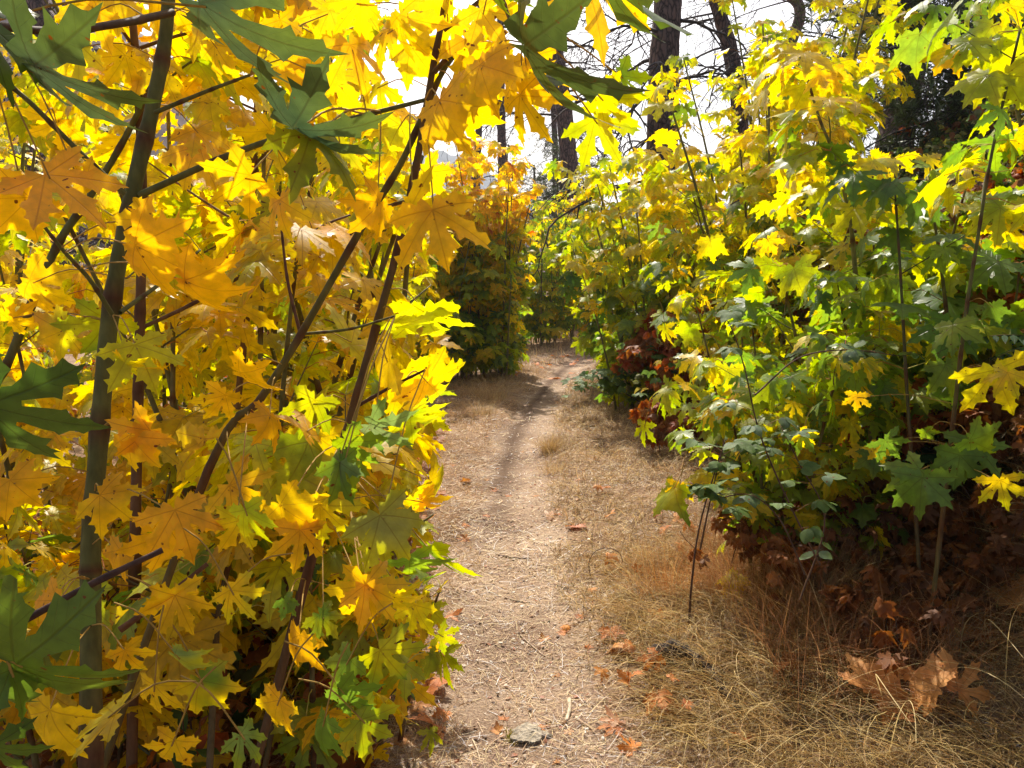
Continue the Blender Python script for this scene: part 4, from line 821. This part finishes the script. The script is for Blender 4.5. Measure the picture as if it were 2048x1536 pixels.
# standing and matted dry grass
b = MB()
def edge(x, y): return np.abs(x-pathx(y)+.05) > .24+.1*np.sin(y*4)+rng.normal(0, .07, len(x))
x, y = scatter(30000, .55, lambda y: .9+y*.75, 1.9, 4.6, 1.0, lambda x, y: edge(x, y) & (rng.random(len(x)) < clumpy(x, y)+.35)); M = len(x)
blades(b, x, y, rng.normal(3.75, .6, M), rng.uniform(.12, .42, M), rng.uniform(.1, .9, M), rng.uniform(.4, 1.6, M), rng.uniform(.0022, .0046, M), cols_(M, STRAW*np.array([.95, .95, .8]), .28), 5)
x, y = scatter(30000, lambda y: pathx(y)+.2, lambda y: 1.9+.06*y, 3.2, 12.5, 1.15, lambda x, y: edge(x, y) & (rng.random(len(x)) < clumpy(x, y)+.25)); M = len(x)
blades(b, x, y, rng.uniform(0, 6.28, M), rng.uniform(.05, .24, M), rng.uniform(.2, 1.3, M), rng.uniform(.5, 2.0, M), rng.uniform(.0022, .0045, M)*(1+y*.08), cols_(M, v=.28), 4)
x, y = scatter(34000, lambda y: pathx(y)-.8-.16*y, lambda y: pathx(y)-.22, 2.2, 14.5, 1.15, lambda x, y: edge(x, y) & (rng.random(len(x)) < clumpy(x, y)+.1)); M = len(x)
blades(b, x, y, rng.uniform(0, 6.28, M), rng.uniform(.03, .13, M)*(1+.8*(np.abs(x-pathx(y)) > .7)), rng.uniform(.1, 1.2, M), rng.uniform(.4, 1.8, M), rng.uniform(.0015, .003, M)*(1+y*.1), cols_(M, STRAW*np.array([1, .9, .85])), 3)
x, y = scatter(9000, 1.0, 3.4, 2.7, 4.6); M = len(x)     # rusty stalks under the shrubs
blades(b, x, y, rng.uniform(0, 6.28, M), rng.uniform(.15, .5, M), rng.uniform(.7, 1.5, M), rng.uniform(.2, 1.3, M), rng.uniform(.002, .004, M), cols_(M, STRAW*np.array([.85, .6, .5]), .3), 4)
x, y = scatter(9000, lambda y: -3.5, lambda y: -.35-.06*y, 1.6, 8); M = len(x)
blades(b, x, y, rng.uniform(0, 6.28, M), rng.uniform(.1, .4, M), rng.uniform(.4, 1.4, M), rng.uniform(.2, 1.5, M), rng.uniform(.002, .004, M), cols_(M, STRAW*np.array([.8, .55, .45])), 4)
x, y = scatter(12000, lambda y: pathx(y)-6, lambda y: pathx(y)+6, 12.5, 26, 1, lambda x, y: np.abs(x-pathx(y)) > .35); M = len(x)
blades(b, x, y, rng.uniform(0, 6.28, M), rng.uniform(.1, .35, M), rng.uniform(.5, 1.4, M), rng.uniform(.2, 1.5, M), rng.uniform(.006, .012, M), cols_(M), 3)
tag(b.build('dry_grass', M_GRASS), kind='stuff')
b = MB(); rec = []
for i in range(3800):
    if rnd.random() < .55: y = rnd.uniform(1.4, 9); x = rnd.uniform(-.33-.05*y-2.6, -.33-.05*y)
    else: y = rnd.uniform(2.9, 6); x = rnd.uniform(1.15+.05*y, 4.2)
    a = rnd.random()*6.28; t = unit([math.cos(a), math.sin(a), rnd.uniform(-.3, .3)]); n = unit([rnd.gauss(0, .3), rnd.gauss(0, .3), 1]); n = unit(n-t*(n@t)); c1, c2 = rnd.choice([((.42, .16, .04), (.3, .1, .03)), ((.3, .12, .04), (.2, .08, .03)), ((.5, .24, .07), (.4, .15, .04))])
    rec.append(rec_leaf((x, y, float(H(x, y))+rnd.uniform(.01, .07)), t, n, rnd.uniform(.06, .14), c1, c2, rnd.uniform(-.5, .7)))
leaves(b, rec, T_MID, 0, 1.8); tag(b.build('leaf_litter', M_THICK), kind='stuff')
# long arching stalks, one by one visible
SG = 'long pale grass stalks arching at the lower right'
for i in range(26):
    x, y = rnd.uniform(1.0, 2.2), rnd.uniform(2.1, 3.3); b = MB(); ln = rnd.uniform(.5, .95)
    blades(b, np.array([x]), np.array([y]), np.array([rnd.gauss(3.5, .9)]), np.array([ln]), np.array([rnd.uniform(.6, 1.4)]), np.array([rnd.uniform(.8, 2.0)]), np.array([.0042]), np.array([(.72, .56, .25)]), 14)
    tag(b.build('grass_stalk', M_GRASS, origin=(x, y, float(H(x, y)))), 'long pale arching grass stalk over the matted grass at the lower right', 'grass', SG)
def tuft(px, py, label, n, h, sp, colm=(1, 1, 1)):
    c = ray(px, py); b = MB(); x = c[0]+rng.normal(0, sp, n); y = c[1]+rng.normal(0, sp, n)
    blades(b, x, y, np.arctan2(y-c[1], x-c[0])+rng.normal(0, .5, n), rng.uniform(.5, 1.1, n)*h, rng.uniform(.9, 1.5, n), rng.uniform(.2, 1.4, n), rng.uniform(.002, .004, n), cols_(n, STRAW*np.array(colm)), 5)
    tag(b.build('grass_tuft', M_GRASS, origin=c), label, 'grass', 'grass tufts beside the trail')
tuft(1102, 905, 'round upright straw tuft on the right edge of the trail', 420, .26, .05, (.85, .8, .6))
tuft(1110, 945, 'lower straw tuft in front of the round upright one', 260, .17, .07)
tuft(985, 800, 'tall wispy straw tuft left of the trail below the orange topped bush', 420, .42, .13)
tuft(960, 830, 'shorter straw tuft in front of the wispy one', 300, .28, .12)
tuft(1340, 1190, 'rust coloured grass tuft at the foot of the thin dark sapling', 420, .34, .09, (.95, .7, .5))
tuft(1480, 1180, 'rust coloured grass tuft in the shade below the bramble canes', 420, .38, .1, (.9, .62, .45))
tuft(1620, 1250, 'long matted grass tuft at the edge of the dark hollow', 420, .45, .1, (.9, .8, .6))
tuft(1290, 1130, 'fine straw tuft right of the small arched twig', 260, .22, .08)
# ---------------------------------------------------------------- single things on the ground
def lay(name, label, cat, px, py, size, c1, c2, az=None, tilt=.25, group=None, curl=1.0, lift=.012, cache={}):
    c = ray(px, py); az = rnd.random()*6.28 if az is None else az; b = MB()
    t = unit([math.cos(az), math.sin(az), rnd.uniform(-tilt, tilt)]); n = unit([rnd.gauss(0, tilt), rnd.gauss(0, tilt)-.1, 1]); n = unit(n-t*(n@t))
    leaves(b, [rec_leaf(c-t*size*.3+[0, 0, lift], t, n, size, c1, c2, rnd.uniform(-.4, .6)*curl)], T_HI, 0, 1.5*curl)
    q = c-t*size*.3+[0, 0, lift]; tube(b, [q, q-t*size*.3+[0, 0, .004], q-t*size*.5], .0013, (.3, .12, .05), 4, mat=1)
    v = np.concatenate(b.v); g = H(v[:, 0], v[:, 1])+.006; v[:, 2] = np.maximum(v[:, 2], g+.3*np.maximum(0, v[:, 2]-g)); b.v = [v]
    return tag(b.build(name, [M_DRY, M_STEM], origin=c), label, cat, group)
D1 = (.58, .22, .05); D2 = (.68, .32, .09); D3 = (.45, .14, .035); D4 = (.62, .4, .25)
FL = 'single fallen leaves on the grass'
for (l, px, py, s, c1, c2, lf) in [
 ('large crumpled orange fallen leaf, the upper one of the pile at the lower right', 1765, 1385, .17, D2, D1, .11), ('broad rusty fallen leaf at the left end of the lower right pile', 1755, 1420, .17, D1, D2, .1),
 ('curled pale edged fallen leaf in the middle of the lower right pile', 1850, 1425, .17, D2, D1, .11), ('long crumpled fallen leaf at the right end of the lower right pile', 1925, 1430, .17, D1, D2, .11),
 ('dark rusty fallen leaf under the front of the lower right pile', 1800, 1450, .12, D3, D1, .03),
 ('big orange fallen leaf standing up in the matted grass near the right edge', 1880, 1300, .19, D2, D1, .12), ('brown fallen leaf tucked behind the standing orange one', 1960, 1290, .15, D1, D3, .06),
 ('rusty fallen leaf at the right picture edge above the matted grass', 2030, 1260, .18, D2, D1, .13), ('fallen leaf between the right edge and the standing orange one', 1990, 1310, .13, D1, D1, .05),
 ('pinkish orange fallen leaf on the trail edge below the thin dark sapling', 1235, 1315, .1, D2, D4, .03), ('small bright orange fallen leaf right of the trail', 1130, 1262, .05, (.75, .3, .03), D1, .02),
 ('pale tan fallen leaf lying beside the pinkish orange one', 1290, 1330, .08, D4, D2, .02), ('orange fallen leaf caught in the rusty grass', 1475, 1205, .1, D1, (.7, .25, .05), .07),
 ('reddish fallen leaf under the yellow leaves at the trail edge', 865, 1390, .11, D3, D1, .03), ('russet fallen leaf at the lower left of the flat stone', 868, 1460, .13, D3, D1, .03),
 ('small orange curled leaf at the bottom edge right of the stone', 1258, 1500, .07, (.7, .24, .04), D1, .02), ('brown star shaped fallen leaf right of the pale stick', 1225, 1450, .08, D4, D3, .02),
 ('pink brown fallen leaf in the grass right of the trail middle', 1155, 1060, .1, (.6, .25, .2), D1, .02), ('pale fallen leaf lying flat on the trail edge', 1105, 1045, .1, D4, (.75, .5, .35), .02),
 ('orange fallen leaf hanging in straw above the hollow', 1800, 1040, .16, D2, D1, .2), ('dull orange leaf at the foot of the brown stalks', 1600, 1330, .11, D1, D3, .03)]:
    lay('fallen_leaf', l, 'leaf', px, py, s, c1, c2, group=FL, lift=lf, tilt=.45)
for i in range(46):
    px = rnd.uniform(1180, 1700); py = rnd.uniform(930, 1520)
    lay('fallen_leaf', 'small curled rusty maple leaf in the dry grass right of the trail', 'leaf', px, py, rnd.uniform(.04, .1), *rnd.choice([(D1, D3), (D3, D1), (D2, D1), (D1, Br)]), group='small rusty leaves right of the trail', tilt=.5, lift=rnd.uniform(.01, .08))
for i in range(26):
    px = rnd.uniform(790, 940); py = rnd.uniform(930, 1530)
    lay('fallen_leaf', 'small brown maple leaf on the ground left of the trail', 'leaf', px, py, rnd.uniform(.04, .09), *rnd.choice([(D1, D3), (D3, D1), (D2, Br)]), group='small brown leaves left of the trail', tilt=.4)
for i in range(30):
    px = rnd.uniform(940, 1190); py = rnd.uniform(730, 1530)
    lay('fallen_leaf', 'tiny reddish leaf scrap lying on the bare trail', 'leaf', px, py, rnd.uniform(.025, .05), *rnd.choice([(D1, D3), (D4, D2), (D2, Br)]), group='leaf scraps on the trail', tilt=.3, lift=.006)
for i in range(18):
    y = rnd.uniform(13, 17.5); x = float(pathx(y))+rnd.uniform(-.9, .9); dz = 1.6-float(H(x, y)); px = 1024+F*x/(y*cp+dz*sp); py = 768+F*(dz*cp-y*sp)/(y*cp+dz*sp)
    lay('fallen_leaf', 'bright orange leaf lying where the trail bends away', 'leaf', px, py, rnd.uniform(.1, .18), (.75, .22, .03), (.6, .2, .04), group='orange leaves at the trail bend', tilt=.5)
# flat stone with moss
c = ray(1062, 1478); b = MB(); V = []; nu, nv = 48, 24
for i in range(nv):
    ph = math.pi*i/(nv-1)
    for j in range(nu):
        a = 2*math.pi*j/nu; q = Vector((math.cos(a)*math.sin(ph), math.sin(a)*math.sin(ph), math.cos(ph))); f = 1+.45*mnoise.noise(q*1.5+Vector((3, 1, 2)))+.2*mnoise.cell(q*2.2)+.16*mnoise.noise(q*6)
        V.append((c[0]+q.x*f*.06, c[1]+q.y*f*.055, c[2]+.004+max(-.02, min(.016+.006*mnoise.noise(q*4), q.z*f*.04))))
i = (np.arange(nv-1)*nu)[:, None]; j = np.arange(nu)[None]; j2 = (j+1) % nu
b.add(V, None, np.stack([i+j, i+nu+j, i+nu+j2, i+j2], -1).reshape(-1, 4), (.34, .29, .22)); st = b.build('stone', M_STONE, origin=c)
tag(st, 'flat grey stone with yellow moss set in the trail at the bottom', 'stone'); 
b = MB(); n = 500; a = rng.uniform(0, 6.28, n); x = c[0]-.062+rng.normal(0, .016, n); y = c[1]-.01+rng.normal(0, .02, n)
blades(b, x, y, a, rng.uniform(.006, .016, n), rng.uniform(.5, 1.5, n), rng.uniform(0, 1, n), rng.uniform(.002, .004, n), cols_(n, np.array([(.35, .3, .03), (.25, .25, .04), (.45, .36, .05)])), 2, z0=np.full(n, .008))
mo = b.build('moss', M_GRASS, st); 
def stick(px0, py0, px1, py1, r, col, label, bend=.01, name='fallen_stick'):
    a, e = ray(px0, py0), ray(px1, py1); m = (a+e)/2+np.array([rnd.uniform(-bend, bend), rnd.uniform(-bend, bend), 0]); pts = smooth_poly([a, m, e], 12); pts[:, 2] = H(pts[:, 0], pts[:, 1])+r*.8+.004
    b = MB(); tube(b, pts, r*np.linspace(1.1, .7, 12), col, 9, jit=.08); tag(b.build(name, M_WOOD, origin=a), label, 'stick', 'fallen sticks and twigs')
stick(1138, 1405, 1132, 1450, .0085, (.62, .5, .36), 'short pale barkless stick lying right of the stone')
stick(1158, 1445, 1190, 1468, .005, (.4, .28, .18), 'thin brown stick just right of the pale one')
stick(1100, 1080, 1098, 1120, .003, (.5, .4, .3), 'thin straw coloured stick upright in view on the trail')
stick(990, 1115, 1060, 1120, .005, (.22, .15, .11), 'dark stick lying across the trail middle')
stick(1020, 1205, 1060, 1212, .005, (.5, .38, .25), 'pale broken stick on the trail')
stick(1105, 1185, 1105, 1225, .004, (.5, .4, .32), 'grey pale twig pointing along the trail')
stick(1165, 1218, 1235, 1245, .005, (.1, .07, .05), 'dark twig in the grass right of the trail')
stick(1115, 1175, 1145, 1185, .0055, (.16, .11, .08), 'short dark stick at the right trail edge')
stick(960, 1290, 1010, 1300, .004, (.3, .2, .14), 'thin brown twig on the left half of the trail')
stick(1035, 1270, 1090, 1320, .0045, (.45, .34, .24), 'long thin twig slanting over the trail')
stick(1590, 1375, 1690, 1440, .007, (.09, .07, .06), 'dark branched twig below the matted grass')
stick(1440, 1440, 1480, 1530, .006, (.25, .18, .13), 'grey brown stick at the bottom edge')
# charred root
c = ray(1330, 1345); pts = [ray(1300, 1335)+[0, 0, .02], ray(1350, 1325)+[0, 0, .05], ray(1410, 1360)+[0, 0, .035], ray(1480, 1440)+[0, 0, .015]]
b = MB(); q = smooth_poly(pts, 24); tube(b, q, np.interp(np.linspace(0, 1, 24), [0, .15, .3, .6, 1], [.02, .042, .036, .022, .012]), (.045, .03, .022), 14, jit=.18); tag(b.build('charred_root', M_WOOD, origin=c), 'black charred root half buried in matted grass', 'root')
# thin sapling stem and the arched twig
q = ray(1376, 1268); z = empty('thin_sapling', q, 'thin dark sapling stem standing alone in the grass', 'sapling'); d0 = q[1]*cp+(1.6-q[2])*sp
b = MB(); pts = smooth_poly([q-[0, 0, .03]]+PP([(1385, 1150), (1402, 1040), (1448, 885)], d0, d0+.15), 24); tube(b, pts, np.linspace(.006, .003, 24), (.09, .05, .035), 7, jit=.05); b.build('trunk', M_STEM, z)
b = MB(); tube(b, PP([(1393, 1100), (1372, 1080), (1360, 1062)], d0), .0016, (.09, .05, .035), 5); b.build('branch', M_STEM, z)
q = ray(1182, 1165); d0 = q[1]*cp+(1.6-q[2])*sp; b = MB(); tube(b, smooth_poly([q]+PP([(1178, 1125), (1192, 1102), (1215, 1096), (1238, 1105), (1246, 1125)], d0), 26), .0022, (.12, .08, .06), 6)
tag(b.build('arched_twig', M_STEM, origin=q), 'thin bare twig bent in a hoop above the grass', 'twig')

# ---------------------------------------------------------------- haze
b = MB(); X0, X1, Y0, Y1, Z0, Z1 = -900, 900, -20, 1500, -12, 330
b.add([(x, y, z) for z in (Z0, Z1) for y in (Y0, Y1) for x in (X0, X1)], None, [(0, 2, 3, 1), (4, 5, 7, 6), (0, 1, 5, 4), (2, 6, 7, 3), (0, 4, 6, 2), (1, 3, 7, 5)])
m, t = mat('haze'); vo = N(t, 'ShaderNodeVolumePrincipled'); vo.inputs['Color'].default_value = (.8, .87, 1, 1); vo.inputs['Density'].default_value = .0005; vo.inputs['Anisotropy'].default_value = .3
L(t, vo.outputs[0], N(t, 'ShaderNodeOutputMaterial').inputs['Volume']); tag(b.build('haze', m, smooth=False), kind='stuff')
